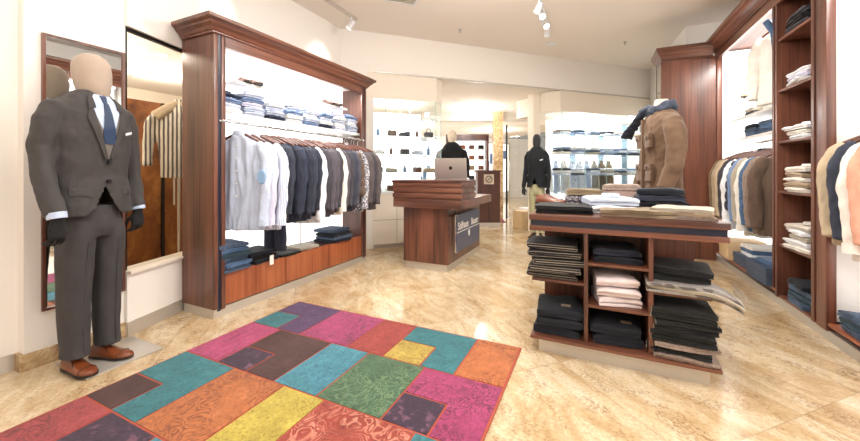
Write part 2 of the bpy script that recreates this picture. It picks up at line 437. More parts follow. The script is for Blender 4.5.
# display window wall that runs slightly away behind the cabinet
wl = MB()
def seg(m, a, b, z0, z1, th):
    dx, dy = b[0]-a[0], b[1]-a[1]; l = math.hypot(dx, dy); nx, ny = -dy/l*th, dx/l*th
    m.prism([a, b, (b[0]+nx, b[1]+ny), (a[0]+nx, a[1]+ny)], z0, z1)
W0, W1, W2 = (-3.085, 1.376), (-3.48, 2.60), (-3.48, 4.22)
seg(wl, W0, W1, 0, .46, .12); seg(wl, W0, W1, 2.27, H, .12)
wl.prism([W1, W2, (-3.60, 4.22), (-3.60, 2.60)], 0, H)
wl.prism([(-3.60, 2.2), (-3.36, 2.23), W1, (-3.60, 2.60)], .46, 2.27)
struct('wall_window_side', wl, 'wall')
struct('wall_bulkhead', MB().prism([D(.02, 0)[:2], D(8.2, 0)[:2], D(8.2, .18)[:2], D(.02, .18)[:2]], BH, H), 'wall')
struct('wall_corner', MB().prism([(-3.60, 4.225), (-3.479, 4.225), (-3.301, 4.40), (-3.12, 4.581), (-3.25, 4.70), (-3.6, 4.4)], 0, H-.001), 'wall')
struct('wall_right', MB().prism([(2.02, -2.2), (2.2, -2.2), (2.2, 6.5), (1.33, 6.5), (1.20, 8.85), (1.08, 8.85), (1.25, 6.38), (2.02, 6.38)], 0, H), 'wall_cool')
struct('wall_back', MB().box(-3.3, 2.2, -2.3, -2.2, 0, H), 'wall')
# thin shadow trim under the bulkhead
struct('trim_1', MB().prism([D(.25, -.012)[:2], D(7.2, -.012)[:2], D(7.2, 0)[:2], D(.25, 0)[:2]], BH-.012, BH+.012), 'steel')
# baseboards
bb = MB(); bb.prism([(-3.19, .85), (-3.095, .85), (-3.095, 1.375), (-3.11, 1.375), (-3.11, .87), (-3.19, .87)], 0, .10)
struct('baseboard_marble', bb, 'marble')
struct('baseboard_left', MB().box(-3.19, -3.178, -2.2, .85, 0, .10), 'steel')
bb = MB(); seg(bb, (W0[0]+.012, W0[1]), (W1[0]+.012, W1[1]), 0, .10, .012); struct('baseboard_window', bb, 'steel')
# window sill, pane and frame of the display window
ws = MB(); seg(ws, (W0[0]+.03, W0[1]+.01), (-3.33, 2.2), .455, .475, .16); struct('window_sill', ws, 'cream')
sg = MB(); seg(sg, (W0[0]-.04, W0[1]+.02), (-3.37, 2.22), .475, 2.27, .01); o = struct('window_1', sg, 'glassdim')
wf = MB(); seg(wf, (W0[0]-.03, W0[1]+.0), (W0[0]-.035, W0[1]+.015), .475, 2.27, .03); seg(wf, (W0[0]-.03, W0[1]), (-3.36, 2.22), 2.245, 2.27, .03); fo = struct('window_frame', wf, 'dark')

# alcove seen through the display window
al = MB(); al.box(-6.2, -3.22, .9, 1.0, 0, 2.8); al.box(-6.3, -6.2, .9, 6.3, 0, 2.8); al.box(-6.3, -3.6, 6.2, 6.3, 0, 2.8)
struct('wall_passage', al, 'cream')
struct('ceiling_passage', MB().prism([(-6.3, .9), (-3.2, .9), (-3.2, 1.38), (-3.5, 2.3), (-3.6, 6.3), (-6.3, 6.3)], 2.45, 2.5), 'ceil')
bu = MB(); bu.box(-4.72, -4.68, 1.9, 3.5, 0, 2.02); o = bu.build('bronze_door', 'burl', smooth=False)
tag(o, 'mottled bronze brown door panel inside the display window behind the suit', 'door')
for y in (2.42, 3.02): MB().box(-4.68, -4.665, y, y+.035, .0, 2.02).build('door_stile', 'dark', o)
MB().box(-4.68, -4.66, 2.66, 2.9, .95, 1.45).build('notice_panel', 'cream', o)
MB().tube([(-4.62, 2.53, .8), (-4.62, 2.53, 1.4)], .012).build('door_handle', 'chrome', o)
t = thing('recessed_downlight', 'round recessed downlight in the ceiling behind the display window', 'downlight', (-4.15, 2.15 , 2.438), group='downlights behind the display window')
MB().lathe([(.055, 0), (.055, .009), (.04, .009), (.04, 0)]).build('ring', 'white', t)
MB().lathe([(.04, .002), (.04, .008)]).build('lamp_disc', 'lamp', t)
dup(t, (-5.1, 3.0, 2.438)); dup(t, (-4.9, 2.2, 2.438)); dup(t, (-5.4, 2.5, 2.438))
def point(name, loc, e, col=(1, .92, .82), r=.06):
    l = bpy.data.lights.new(name, 'POINT'); l.energy = e; l.color = col; l.shadow_soft_size = r
    o = bpy.data.objects.new(name, l); C.objects.link(o); o.location = loc; return o
def area(name, loc, e, sx, sy, rot=(0, 0, 0), col=(1, .97, .935)):
    l = bpy.data.lights.new(name, 'AREA'); l.energy = e; l.color = col; l.shape = 'RECTANGLE'; l.size = sx; l.size_y = sy
    o = bpy.data.objects.new(name, l); C.objects.link(o); o.location = loc; o.rotation_euler = rot; return o
def spot(name, loc, to, e, ang=60, blend=.6, col=(1, .93, .85), r=.04):
    l = bpy.data.lights.new(name, 'SPOT'); l.energy = e; l.color = col; l.spot_size = R(ang); l.spot_blend = blend; l.shadow_soft_size = .12
    o = bpy.data.objects.new(name, l); C.objects.link(o); o.location = loc
    o.rotation_euler = (Vector(to)-Vector(loc)).to_track_quat('-Z', 'Y').to_euler(); return o
point('passage_lamp', (-3.55, 1.75, 2.3), 10); point('passage_lamp', (-4.4, 1.7, 2.25), 16); point('passage_lamp', (-5.0, 2.6, 2.2), 30); point('passage_lamp', (-4.3, 2.9, 2.2), 14)  # first point is an unseen light added for the shirt bust's front

# ------------------------------------------------------------------ mirror on the left wall
t = thing('wall_mirror', 'tall full-length mirror in a slim brown wooden frame behind the suited mannequin', 'mirror', (-3.11, 1.155, .335))
fr = MB()
for y0, y1, z0, z1 in ((-.212, -.196, 0, 1.73), (.196, .212, 0, 1.73), (-.196, .196, 0, .016), (-.196, .196, 1.714, 1.73)): fr.box(0, .022, y0, y1, z0, z1)
fr.build('frame', 'wood', t); MB().box(.001, .010, -.196, .196, .016, 1.714).build('mirror_glass', 'mirror', t, smooth=False)

# ------------------------------------------------------------------ rug
def rug():
    P_ = {'purple': ('5f3f6e', '2e1a3a', 'speck'), 'teal': ('2f7f88', '1c4f5a', 'mott'), 'pink': ('b53a72', '4f1030', 'scroll'), 'red': ('ad3d33', '5c1a18', 'speck'),
          'yellow': ('cdb04a', '7a6420', 'scroll'), 'orange': ('cd7539', '6e2c12', 'scroll'), 'brown': ('4b2420', '2a1210', 'speck'), 'plum': ('3a1f3c', '8a5a70', 'speck'),
          'blue': ('4390a2', '225a78', 'bands'), 'green': ('456b4a', '6c8560', 'scroll'), 'magenta': ('c04578', '5e1238', 'bands'), 'rose': ('b4464a', '5a1a20', 'scroll'),
          'amber': ('c8733a', '6b3314', 'scroll'), 'gold': ('d2bd4c', '8a7626', 'scroll'), 'rust': ('a83e2c', 'd09078', 'scroll')}
    names = list(P_); mats = [rugmat('rug_'+k, *P_[k], i) for i, k in enumerate(names)]+[plain('rug_seam', '9c4a38', .95)]
    X0, X1 = -2.45, -.45
    L_ = [('purple', [(-2.45, 2.4, -1.96, 2.165), (-2.19, 2.165, -1.96, 1.915)]), ('teal', [(-2.45, 2.165, -2.19, 1.915)]),
          ('pink', [(-1.96, 2.4, -1.52, 1.915)]), ('red', [(-1.52, 2.4, -1.235, 1.915)]),
          ('teal', [(-1.235, 2.4, -.745, 2.165), (-.97, 2.165, -.745, 1.915)]), ('yellow', [(-1.235, 2.165, -.97, 1.915)]), ('orange', [(-.745, 2.4, X1, 1.915)]),
          ('magenta', [(-2.45, 1.915, -2.14, 1.42)]), ('brown', [(-2.14, 1.915, -1.65, 1.64), (-1.885, 1.64, -1.65, 1.42)]), ('plum', [(-2.14, 1.64, -1.885, 1.42)]),
          ('blue', [(-1.65, 1.915, -1.335, 1.42)]), ('green', [(-1.335, 1.915, -.93, 1.42)]), ('pink', [(-.93, 1.915, X1, 1.655), (-.68, 1.655, X1, 1.42)]), ('plum', [(-.93, 1.655, -.68, 1.42)]),
          ('teal', [(-2.45, 1.42, -1.97, 1.14), (-2.19, 1.14, -1.97, .905)]), ('brown', [(-2.45, 1.14, -2.19, .905)]), ('amber', [(-1.97, 1.42, -1.56, .905)]),
          ('gold', [(-1.56, 1.42, -1.27, .905)]), ('rust', [(-1.27, 1.42, -.74, .905)]), ('teal', [(-.74, 1.42, X1, .905)]),
          ('rose', [(-2.45, .905, -2.16, .42)]), ('plum', [(-2.16, .905, -1.78, .66), (-1.95, .66, -1.78, .42)]), ('green', [(-2.16, .66, -1.95, .42)]), ('blue', [(-1.78, .905, -1.35, .42)]),
          ('magenta', [(-1.35, .905, -1.0, .42)]), ('yellow', [(-1.0, .905, X1, .42)]),
          ('orange', [(-2.45, .42, -1.9, -.08)]), ('purple', [(-1.9, .42, -1.5, -.08)]), ('red', [(-1.5, .42, -.95, -.08)]), ('teal', [(-.95, .42, X1, -.08)])]
    m = MB(); m.mi = len(names); m.box(X0-.006, X1+.006, -.088, 2.408, .001, .0095)
    g = .006
    for nm, rects in L_:
        m.mi = names.index(nm); n = len(rects)
        for i, (x0, y1, x1, y0) in enumerate(rects):
            a, b, c_, d_ = x0+g, x1-g, y0+g, y1-g
            # the two arms of an L join without a seam
            if n == 2 and i == 1: d_ = y1+g*1.001
            m.box(a, b, c_, d_, .004, .0125)
    o = m.build('patchwork_rug', mats, smooth=False)
    tag(o, 'large colourful patchwork rug of faded carpet squares on the beige stone floor', 'rug')
rug()

# ------------------------------------------------------------------ free-standing wall cabinet on the left
CX0, CX1, CY0, CY1 = -3.2, -2.8, 1.83, 3.93
cab = thing('display_cabinet', 'mahogany display cabinet with crown moulding, lit white back and hanging rail', 'cabinet', (-3.0, 2.88, 0))
def off(m, o=(-3.0, 2.88, 0)):
    for v in m.bm.verts: v.co -= Vector(o)
    return m
def panel_post(m, x0, x1, y0, y1, z0, z1): m.box(x0, x1, y0, y1, z0, z1, .003)
for y0, y1 in ((CY0, CY0+.035), (CY1-.035, CY1)):
    off(MB().box(CX0, CX1-.012, y0, y1, .075, 2.34)).build('side_panel', 'wood', cab, smooth=False)
def crown(z0, z1, o, proj):            # stepped crown profile: (outward, height)
    h = z1-z0
    return [(0, z0), (o*.18, z0), (o*.18, z0+h*.10), (o*.30, z0+h*.16), (o*.42, z0+h*.34), (o*.66, z0+h*.50), (o*.72, z0+h*.62), (o*.94, z0+h*.72), (o, z0+h*.78), (o, z1), (0, z1)]
def crown_ring(m, x0, x1, y0, y1, z0, z1, o, sides=(1, 1, 1, 1)):
    """crown swept round a rectangle; sides = -x,+x,-y,+y flags for overhang"""
    rings = []
    for d, z in crown(z0, z1, o, 0):
        a, b, c_, e_ = x0-d*sides[0], x1+d*sides[1], y0-d*sides[2], y1+d*sides[3]
        rings.append([(a, c_, z), (b, c_, z), (b, e_, z), (a, e_, z)])
    m.loft(rings)
m = MB(); crown_ring(m, CX0, CX1, CY0, CY1, 2.335, 2.455, .10, (0, 1, 1, 1)); off(m).build('crown_moulding', 'woody', cab, smooth=False)
off(MB().box(CX1-.035, CX1+.004, CY0+.09, CY1-.09, 2.245, 2.34)).build('header_board', 'woody', cab, smooth=False)
for y0 in (CY0, CY1-.10):
    m = MB(); m.box(CX1-.012, CX1+.004, y0, y0+.035, .075, 2.34, .002); m.box(CX1-.03, CX1+.004, y0+.065, y0+.10, .06, 2.34, .002)
    off(m).build('front_post', 'wood', cab)
    off(MB().box(CX1-.02, CX1-.004, y0+.035, y0+.065, .05, 2.335)).build('navy_strip', 'navyband', cab, smooth=False)
off(MB().box(CX0-.02, CX0, CY0, CY1, .075, 2.34)).build('rear_board', 'wood', cab, smooth=False)
off(MB().box(CX0+.001, CX0+.03, CY0+.035, CY1-.035, .34, 2.32)).build('back_panel', 'lit', cab, smooth=False)
off(MB().box(CX0, CX1-.04, CY0+.035, CY1-.035, .33, .35)).build('deck', 'wooddk', cab, smooth=False)
off(MB().box(CX0, CX1-.006, CY0+.004, CY1-.004, 0, .075)).build('plinth', 'steel', cab, smooth=False)
off(MB().box(CX0+.03, CX1-.1, CY0+.035, CY1-.035, 2.32, 2.334)).build('top_board', 'white', cab, smooth=False)
dw = (CY1-CY0-.20)/3
for k in range(3):
    y0 = CY0+.10+k*dw
    d_ = off(MB().box(CX1-.03, CX1, y0+.002, y0+dw-.002, .085, .352, .002)).build('drawer', 'drawer', cab)
for z in (1.69,):
    off(MB().box(CX0+.03, CX1-.07, CY0+.04, CY1-.04, z, z+.03)).build('shelf', 'white', cab, smooth=False)
m = MB(); m.tube([(-2.80, CY0+.04, 1.625), (-2.80, CY1-.04, 1.625)], .011)
for k in range(5):
    y = CY0+.2+k*.42; m.tube([(CX0+.03, y, 1.66), (-2.9, y, 1.66), (-2.80, y, 1.632)], .006, 6)
off(m).build('hanging_rail', 'chrome', cab)
# two short upper ledges
for y0, y1 in ((2.10, 2.52), (3.22, 3.66)):
    off(MB().box(CX0+.03, CX1-.10, y0, y1, 2.0, 2.022)).build('upper_ledge', 'white', cab, smooth=False)

# ------------------------------------------------------------------ till counter
ct = thing('till_counter', 'mahogany till counter with stepped overhanging top on a steel plinth', 'counter', (-1.87, 4.46, 0))
def o2(m): return off(m, (-1.87, 4.46, 0))
o2(MB().box(-2.17, -1.57, 3.85, 5.12, .09, .77)).build('body', 'wood', ct, smooth=False)
o2(MB().box(-2.15, -1.59, 3.87, 5.10, 0, .09)).build('plinth', 'steel', ct, smooth=False)
m = MB(); m.box(-2.28, -1.38, 3.78, 5.10, .765, .87, .003); o2(m).build('lower_tier', 'woodx', ct)
m = MB(); m.box(-2.275, -1.387, 3.79, 4.315, .87, 1.075)
for z in (.885, .955, 1.02): m.box(-2.287, -1.373, 3.775, 4.32, z, z+.056, .004)
o2(m).build('upper_tier', 'woodx', ct)
o2(MB().box(-2.295, -1.375, 3.765, 4.33, 1.075, 1.10, .004)).build('counter_top', 'wooddk', ct)
# sign
sg = thing('shop_sign', 'dark blue sign with pale lettering and crest fixed to the counter side', 'sign', (-1.565, 4.43, .22))
MB().box(.055, .062, -.45, .45, 0, .46).build('board', 'signblue', sg, smooth=False)
m = MB(); m.box(0, .055, -.43, -.40, .03, .43); m.box(.045, .055, -.462, -.43, -.0, .46); m.build('bracket', 'chrome', sg, smooth=False); MB().box(0, .055, .40, .43, .03, .43).build('bracket', 'chrome', sg, smooth=False)
MB().box(.062, .064, -.45, .45, .235, .243).build('rule', 'tag', sg, smooth=False)
m = MB(); m.extr([(-.03, .215), (.03, .215), (.03, .17), (.015, .145), (0, .13), (-.015, .145), (-.03, .17)], 'x', .062, .0645); m.build('crest', 'tag', sg, smooth=False)
def text(s, name, size, loc, rot, mat, parent, ext=.001):
    cu = bpy.data.curves.new(name, 'FONT'); cu.body = s; cu.size = size; cu.extrude = ext; cu.align_x = 'CENTER'; cu.offset = size*.012
    o = bpy.data.objects.new('t', cu); C.objects.link(o); bpy.context.view_layer.update()
    me = bpy.data.meshes.new_from_object(o.evaluated_get(bpy.context.evaluated_depsgraph_get())); bpy.data.objects.remove(o)
    me.materials.clear(); me.materials.append(M[mat]); o = bpy.data.objects.new(name, me); C.objects.link(o)
    o.location = loc; o.rotation_euler = rot; o.parent = parent; return o
text('Stilhaus', 'lettering', .13, (.063, -.22, .27), (R(90), 0, R(90)), 'tag', sg); text('Bauer', 'lettering', .13, (.063, .24, .27), (R(90), 0, R(90)), 'tag', sg)

# open laptop, its lid towards the shop
t = thing('laptop', 'silver open laptop, lid leaning back, on the till counter', 'laptop', (-1.63, 4.12, 1.101), R(12))
MB().box(-.20, .20, -.02, .25, 0, .014, .004).build('keyboard_base', 'steel', t)
LT = Matrix.Translation((0, -.02, .012)) @ Matrix.Rotation(R(18), 4, 'X')
m = MB(); m.box(-.20, .20, -.005, .005, .0, .27, .004); m.xform(LT); m.build('lid', 'alu', t)
m = MB(); m.box(-.185, .185, .0052, .006, .02, .255); m.xform(LT); m.build('screen', 'blackmat', t, smooth=False)
m = MB(); m.loft([ell(.021, .023, -.001, 0, 0, 20, 2), ell(.021, .023, .001, 0, 0, 20, 2)]); m.tube([(.003, .024, 0), (.010, .036, 0)], [(.005, .001), (.002, .001)], 6); m.xform(LT @ Matrix.Translation((0, -.006, .145)) @ Matrix.Rotation(R(90), 4, 'X')); m.build('emblem', 'blackmat', t)

# ------------------------------------------------------------------ centre table
tb = thing('display_table', 'mahogany display table with open side compartments and a dark blue band', 'table', (.135, 2.86, 0))
def o3(m): return off(m, (.135, 2.86, 0))
TX0, TX1, TY0, TY1 = -.395, .672, 2.40, 3.36
o3(MB().box(TX0, TX1, TY0, TY1, .882, .92, .006)).build('table_top', 'woodx', tb)
o3(MB().box(TX0+.012, TX1-.012, TY0+.012, TY1-.012, .845, .882)).build('band', 'navyband', tb, smooth=False)
o3(MB().box(TX0+.004, TX1-.004, TY0+.004, TY1-.004, .812, .845, .003)).build('lower_frame', 'woodx', tb)
o3(MB().box(-.345, .60, 2.83, 2.87, .115, .812)).build('spine_panel', 'wood', tb, smooth=False)
for x in (-.058, .295):
    o3(MB().box(x, x+.024, 2.44, 2.83, .115, .812, .001)).build('divider', 'wood', tb)
    o3(MB().box(x, x+.024, 2.87, 3.28, .115, .812, .001)).build('divider', 'wood', tb)
o3(MB().box(-.385, .635, 2.40, 3.33, .095, .115, .002)).build('base_shelf', 'woodx', tb)
o3(MB().box(-.336, .59, 2.445, 3.28, 0, .095)).build('plinth', 'steel', tb, smooth=False)
for x0, x1, z in ((-.38, -.058, .47), (-.034, .295, .34), (-.034, .295, .605), (.319, .60, .475)):
    o3(MB().box(x0, x1, 2.44, 2.83, z, z+.018, .002)).build('shelf', 'woodx', tb)
    o3(MB().box(x0, x1, 2.87, 3.27, z, z+.018, .002)).build('shelf', 'woodx', tb)

# ------------------------------------------------------------------ built-in cabinets on the right
RX0, RX1 = 1.5, 2.02
rc = thing('built_in_cabinet', 'tall mahogany wall cabinets with lit white bays and crown moulding', 'cabinet', (1.76, 3.0, 0))
def o4(m): return off(m, (1.76, 3.0, 0))
RY0, RY1 = -.8, 5.98
for y0, y1 in ((.6, 3.45),):
    pass
# crown runs the whole length and turns round the end tower
m = MB(); crown_ring(m, RX0, RX1, RY0, RY1, 2.82, 3.0, .10, (1, 0, 1, 0)); o4(m).build('crown_moulding', 'woody', rc, smooth=False)
o4(MB().box(RX0-.004, RX0+.03, RY0, RY1, 2.72, 2.83)).build('header_board', 'woody', rc, smooth=False)
o4(MB().box(RX1-.03, RX1-.002, 4.25, 5.93, .12, 2.8)).build('back_panel', 'lit', rc, smooth=False)
o4(MB().box(RX1-.03, RX1-.002, .1, 3.44, .12, 2.8)).build('back_panel', 'lit', rc, smooth=False)
o4(MB().box(RX0+.01, RX1-.03, RY0, RY1, 0, .07)).build('plinth', 'steel', rc, smooth=False)
o4(MB().box(RX0+.0, RX1-.03, 4.24, 5.95, .11, .13, .001)).build('deck', 'drawer', rc)
o4(MB().box(RX0+.0, RX1-.03, .1, 3.44, .11, .13, .001)).build('deck', 'drawer', rc)
# shelf tower y 3.60 - 4.24
for y0, y1, mt in ((4.205, 4.24, 'wood'), (3.615, 3.655, 'wood')):
    o4(MB().box(RX0, RX1-.03, y0, y1, .07, 2.8, .002)).build('tower_side', mt, rc)
o4(MB().box(RX0+.012, RX0+.03, 3.575, 3.615, .08, 2.8)).build('navy_strip', 'navyband', rc, smooth=False)
o4(MB().box(RX0+.012, RX0+.022, 4.24, 4.262, .14, 2.8)).build('navy_strip', 'navyband', rc, smooth=False)
o4(MB().box(RX0-.004, RX0+.05, 3.45, 3.575, .07, 2.8, .004)).build('post', 'wood', rc)
o4(MB().box(RX0+.05, RX1-.03, 3.50, 3.60, .13, 2.8)).build('bay_side', 'white', rc, smooth=False); o4(MB().box(RX0+.06, RX1-.03, 5.90, 5.93, .13, 2.8)).build('bay_side', 'lit', rc, smooth=False); o4(MB().box(RX0+.06, RX1-.03, 4.262, 4.275, .13, 2.8)).build('bay_side', 'white', rc, smooth=False)
o4(MB().box(RX0, RX0+.05, 4.262, 4.30, .13, 2.8, .003)).build('post', 'wood', rc)
o4(MB().box(RX0, RX0+.06, 5.90, 5.98, .13, 2.8, .003)).build('post', 'wood', rc)
o4(MB().box(RX1-.05, RX1-.03, 3.65, 4.21, .07, 2.8)).build('tower_back', 'wood', rc, smooth=False)
TSH = [.07, .53, 1.01, 1.455, 1.915, 2.375]
for z in TSH: o4(MB().box(RX0+.012, RX1-.05, 3.655, 4.205, z, z+.022, .001)).build('tower_shelf', 'woody', rc)
# far bay: white shelves and rail
for z, x0 in ((1.60, 1.66), (1.84, 1.62), (2.10, 1.70)):
    o4(MB().box(x0, RX1-.03, 4.30, 5.88, z, z+.025)).build('white_shelf', 'white', rc, smooth=False)
m = MB(); m.tube([(1.74, 4.3, 1.54), (1.74, 5.9, 1.54)], .011)
for y in (4.6, 5.2, 5.8): m.tube([(1.99, y, 1.58), (1.78, y, 1.58), (1.74, y, 1.545)], .006, 6)
o4(m).build('hanging_rail', 'chrome', rc)
m = MB(); m.tube([(1.74, .1, 1.56), (1.74, 3.45, 1.56)], .011); m.tube([(1.99, 3.0, 1.6), (1.78, 3.0, 1.6), (1.74, 3.0, 1.57)], .006, 6); m.tube([(1.99, 1.8, 1.6), (1.78, 1.8, 1.6), (1.74, 1.8, 1.57)], .006, 6)
o4(m).build('hanging_rail', 'chrome', rc)
# closed wardrobe run near the camera
o4(MB().box(RX0, RX1-.03, RY0, .1, .07, 2.8)).build('closed_section', 'wood', rc, smooth=False)
# end tower that steps out to the left, with a mirror on its side
et = thing('corner_tower', 'mahogany tower stepping forward at the far end with mirrored left side', 'cabinet', (1.16, 6.14, 0))
def o5(m): return off(m, (1.16, 6.14, 0))
o5(MB().box(.89, 1.5, 5.93, 6.36, 0, 2.78)).build('front_panel', 'wood', et, smooth=False)
o5(MB().box(.872, .89, 5.96, 6.34, .1, 2.76)).build('side_mirror', 'mirror', et, smooth=False)
m = MB(); m.box(.868, .892, 5.93, 5.96, 0, 2.78); m.box(.868, .892, 6.33, 6.36, 0, 2.78); o5(m).build('mirror_frame', 'wood', et, smooth=False)
m = MB(); crown_ring(m, .89, 1.46, 5.93, 6.36, 2.77, 2.95, .09, (1, 0, 1, 0)); o5(m).build('crown_moulding', 'woodx', et, smooth=False)
# ------------------------------------------------------------------ cloth materials
F_ = {'suit': ('4f4b4a', None), 'suitpant': ('4c494a', None), 'waist': ('8f8781', ('melange', '6a625e', 160)), 'shirtblue': ('bccbe6', None), 'tie': ('1f3d66', None), 'white': ('eceef2', None),
      'navy': ('2c3347', None), 'navyblue': ('34405c', None), 'slate': ('3c4356', None), 'grey': ('66606b', None), 'greyd': ('4d4a54', None), 'taupe': ('6a6062', None), 'brown': ('7a6455', None),
      'paleblue': ('c3cfe4', None), 'palelilac': ('d0cfe2', None), 'bluecheck': ('a9b9da', ('X', 'f0f2f6', 22)), 'denim': ('35465e', ('melange', '5a708c', 220)), 'denimdk': ('1d2534', None),
      'black': ('17181c', None), 'blackgreen': ('1e2220', None), 'charcoal': ('26262a', None), 'khaki': ('9a8566', None), 'olive': ('77785a', None), 'chino': ('b3b08c', None), 'field': ('80634a', None),
      'beige': ('cbb79a', None), 'sand': ('b59f86', None), 'knit': ('a38f82', ('melange', '7c6a60', 120)), 'rose': ('a98a80', ('Z', 'c9b3a8', 40)), 'scarf': ('4a5468', None),
      'lblue': ('7d96bf', None), 'stone': ('b7ae9d', None), 'offwhite': ('e9e4dc', None), 'pinkwhite': ('e0d2d2', None), 'peach': ('d9a088', None), 'stripe': ('ece6da', ('X', '5f5a55', 9)),
      'striped_grey': ('a8a29c', ('Y', '66605c', 30)), 'blackjacket': ('1c242e', None), 'pattern': ('6d6f80', ('melange', 'd0cdd2', 60)), 'teal': ('3a5768', None), 'jeansblue': ('3f5f86', ('melange', '5f80a8', 200)), 'lining': ('cfc6bc', None)}
for k, (c_, p_) in F_.items(): M[k] = fabric('cloth_'+k, c_, pat=p_)
M['tie'].node_tree.nodes['Principled BSDF'].inputs['Roughness'].default_value = .45

# ------------------------------------------------------------------ hanging garments
def hanger(parent, w=.20):
    m = MB(); pts = []
    for i in range(13):
        x = -w+2*w*i/12; pts.append((x, 0, -.085-.085*(abs(x)/w)**1.3))
    m.tube(pts, [(.012, .012)]*13, 8)
    h = m.build('hanger', 'hang', parent)
    m = MB(); m.tube([(0, 0, -.085), (0, 0, -.03)]+[(.022*math.sin(R(a)), 0, -.005+.0-.022*math.cos(R(a))+.0) for a in range(30, 300, 30)], .0025, 6)
    m.build('hook', 'chrome', h)
def garment(name, label, cat, mat, kind='jacket', seed=0, L_=.80, wide=.215, lapel=None):
    """hangs from its own origin (the rail); x is across the shoulders, -y the front"""
    g = thing(name, label, cat); rn = random.Random(seed)
    m = MB(); T = {'jacket': .040, 'shirt': .030, 'vest': .05, 'coat': .048}[kind]
    top = -.10
    m.loft([ell(.055, .035, top, n=28), ell(.07, .038, top-.02), ell(.125, T, top-.05), ell(wide-.03, T*1.05, top-.095), ell(wide-.005, T*1.1, top-.145),
            ell(wide-.005, T*1.15, top-.30), ell(wide-.012, T*1.1, top-.48), ell(wide+.005, T*1.15, top-.66), ell(wide+.015, T*1.2, -L_)])
    if kind == 'vest':
        # quilted: bulging channels
        for v in m.bm.verts: pass
    f_ = (22, 22, 3.5)
    if kind == 'vest':
        m2 = MB(); rings = []
        n = 40
        for i in range(n+1):
            u = i/n; z = top-.02-(L_-.14)*u
            wd = .07+(wide-.07)*min(1, u*5)**.6; b = T*(.8+.2*min(1, u*4)); q = abs(math.sin(u*PI*7))**.6
            rings.append(ell(wd-.012+.014*q, b-.012+.026*q, z, n=40))
        m2.loft(rings)
        for s in (-1, 1):
            rs = []
            path = [(s*(wide-.02), 0, top-.10), (s*(wide+.035), -.01, top-.30), (s*(wide+.045), -.02, top-.62)]
            P = []; RD = []
            for i in range(25):
                u = i/24; a = Vector(path[0]).lerp(Vector(path[1]), min(1, u*2)) if u < .5 else Vector(path[1]).lerp(Vector(path[2]), u*2-1)
                q = abs(math.sin(u*PI*6))**.6; P.append(a); RD.append((.045+.014*q, .035+.014*q))
            m2.tube(P, RD, 16)
        m.bm.free(); m = m2
        for v in m.bm.verts:
            q = Vector((v.co.x*40, v.co.y*40, v.co.z*10+seed)); v.co.z += noise.noise(q)*.012
        body = m.build('body', mat, g)
    else:
        sl = {'jacket': .72, 'shirt': .78, 'coat': .72}[kind]
        sr = {'jacket': .058, 'shirt': .052, 'coat': .062}[kind]
        body = m.fuse('body', mat, g, .011, 3, .011 if kind == 'jacket' else .016, f_, seed)
        for s in (-1, 1):
            a = MB(); k = rn.uniform(-.01, .012); fo = rn.uniform(-.012, .02)
            a.tube([(s*(wide-.055), 0, top-.085), (s*(wide-.018), -.002, top-.13), (s*(wide+.022), -.006-fo*.3, top-.22), (s*(wide+.034+k), -.012-fo, top-.36), (s*(wide+.03+k), -.03-fo, top-.52), (s*(wide+.022+k), -.045-fo, top-sl)],
                   [(.035, .03), (sr, .040), (sr*1.02, .042), (sr*.95, .040), (sr*.86, .036), (sr*.78, .033)], 18, up=(1, 0, 0))
            slv = a.fuse('sleeve', mat, g, .010, 1, .010 if kind == 'jacket' else .013, (20, 20, 7), seed+s+2)
            if kind == 'jacket':
                b = MB()
                for i in range(3): b.cyl((s*(wide+.022+k), -.078-fo, top-sl+.03+i*.022), (s*(wide+.022+k), -.083-fo, top-sl+.03+i*.022), .0065, n=8)
                b.build('cuff_button', 'button', slv)
            if kind == 'shirt':
                b = MB(); b.tube([(s*(wide+.022+k), -.045-fo, top-sl+.05), (s*(wide+.022+k), -.047-fo, top-sl-.01)], [(.047, .036), (.049, .038)], 18, up=(1, 0, 0)); b.build('cuff', mat, slv)
    # front details
    yf = -T*1.18
    if kind in ('jacket', 'coat'):
        m = MB()
        for s in (-1, 1):
            m.loft([[(s*.002, yf-.012, -.47), (s*.02, yf-.014, -.46), (s*.085, yf-.010, -.24), (s*.105, yf-.004, -.20), (s*.065, yf+.006, -.145), (s*.035, -.03, -.105), (s*.02, -.035, -.15)],
                    [(s*.002, yf-.006, -.47), (s*.02, yf-.008, -.46), (s*.085, yf-.004, -.24), (s*.105, yf+.002, -.20), (s*.065, yf+.012, -.145), (s*.035, -.024, -.105), (s*.02, -.029, -.15)]])
        m.build('lapel', mat, g)
        for z in (-.50, -.60): MB().cyl((.004, yf-.008, z), (.004, yf-.016, z), .010, n=10).build('button', 'button', g)
    else:
        m = MB(); m.lathe([(.055, -.02), (.058, .0), (.054, .022), (.048, .024), (.048, -.01)], (0, 0, top+.01), 20, 1, .72); m.build('collar', mat, g)
        b = MB()
        for i in range(5): b.cyl((0, yf-.004, -.2-.11*i), (0, yf-.012, -.2-.11*i), .006, n=8)
        b.build('button', 'tag' if kind == 'shirt' else 'button', g)
    hanger(g)
    return g

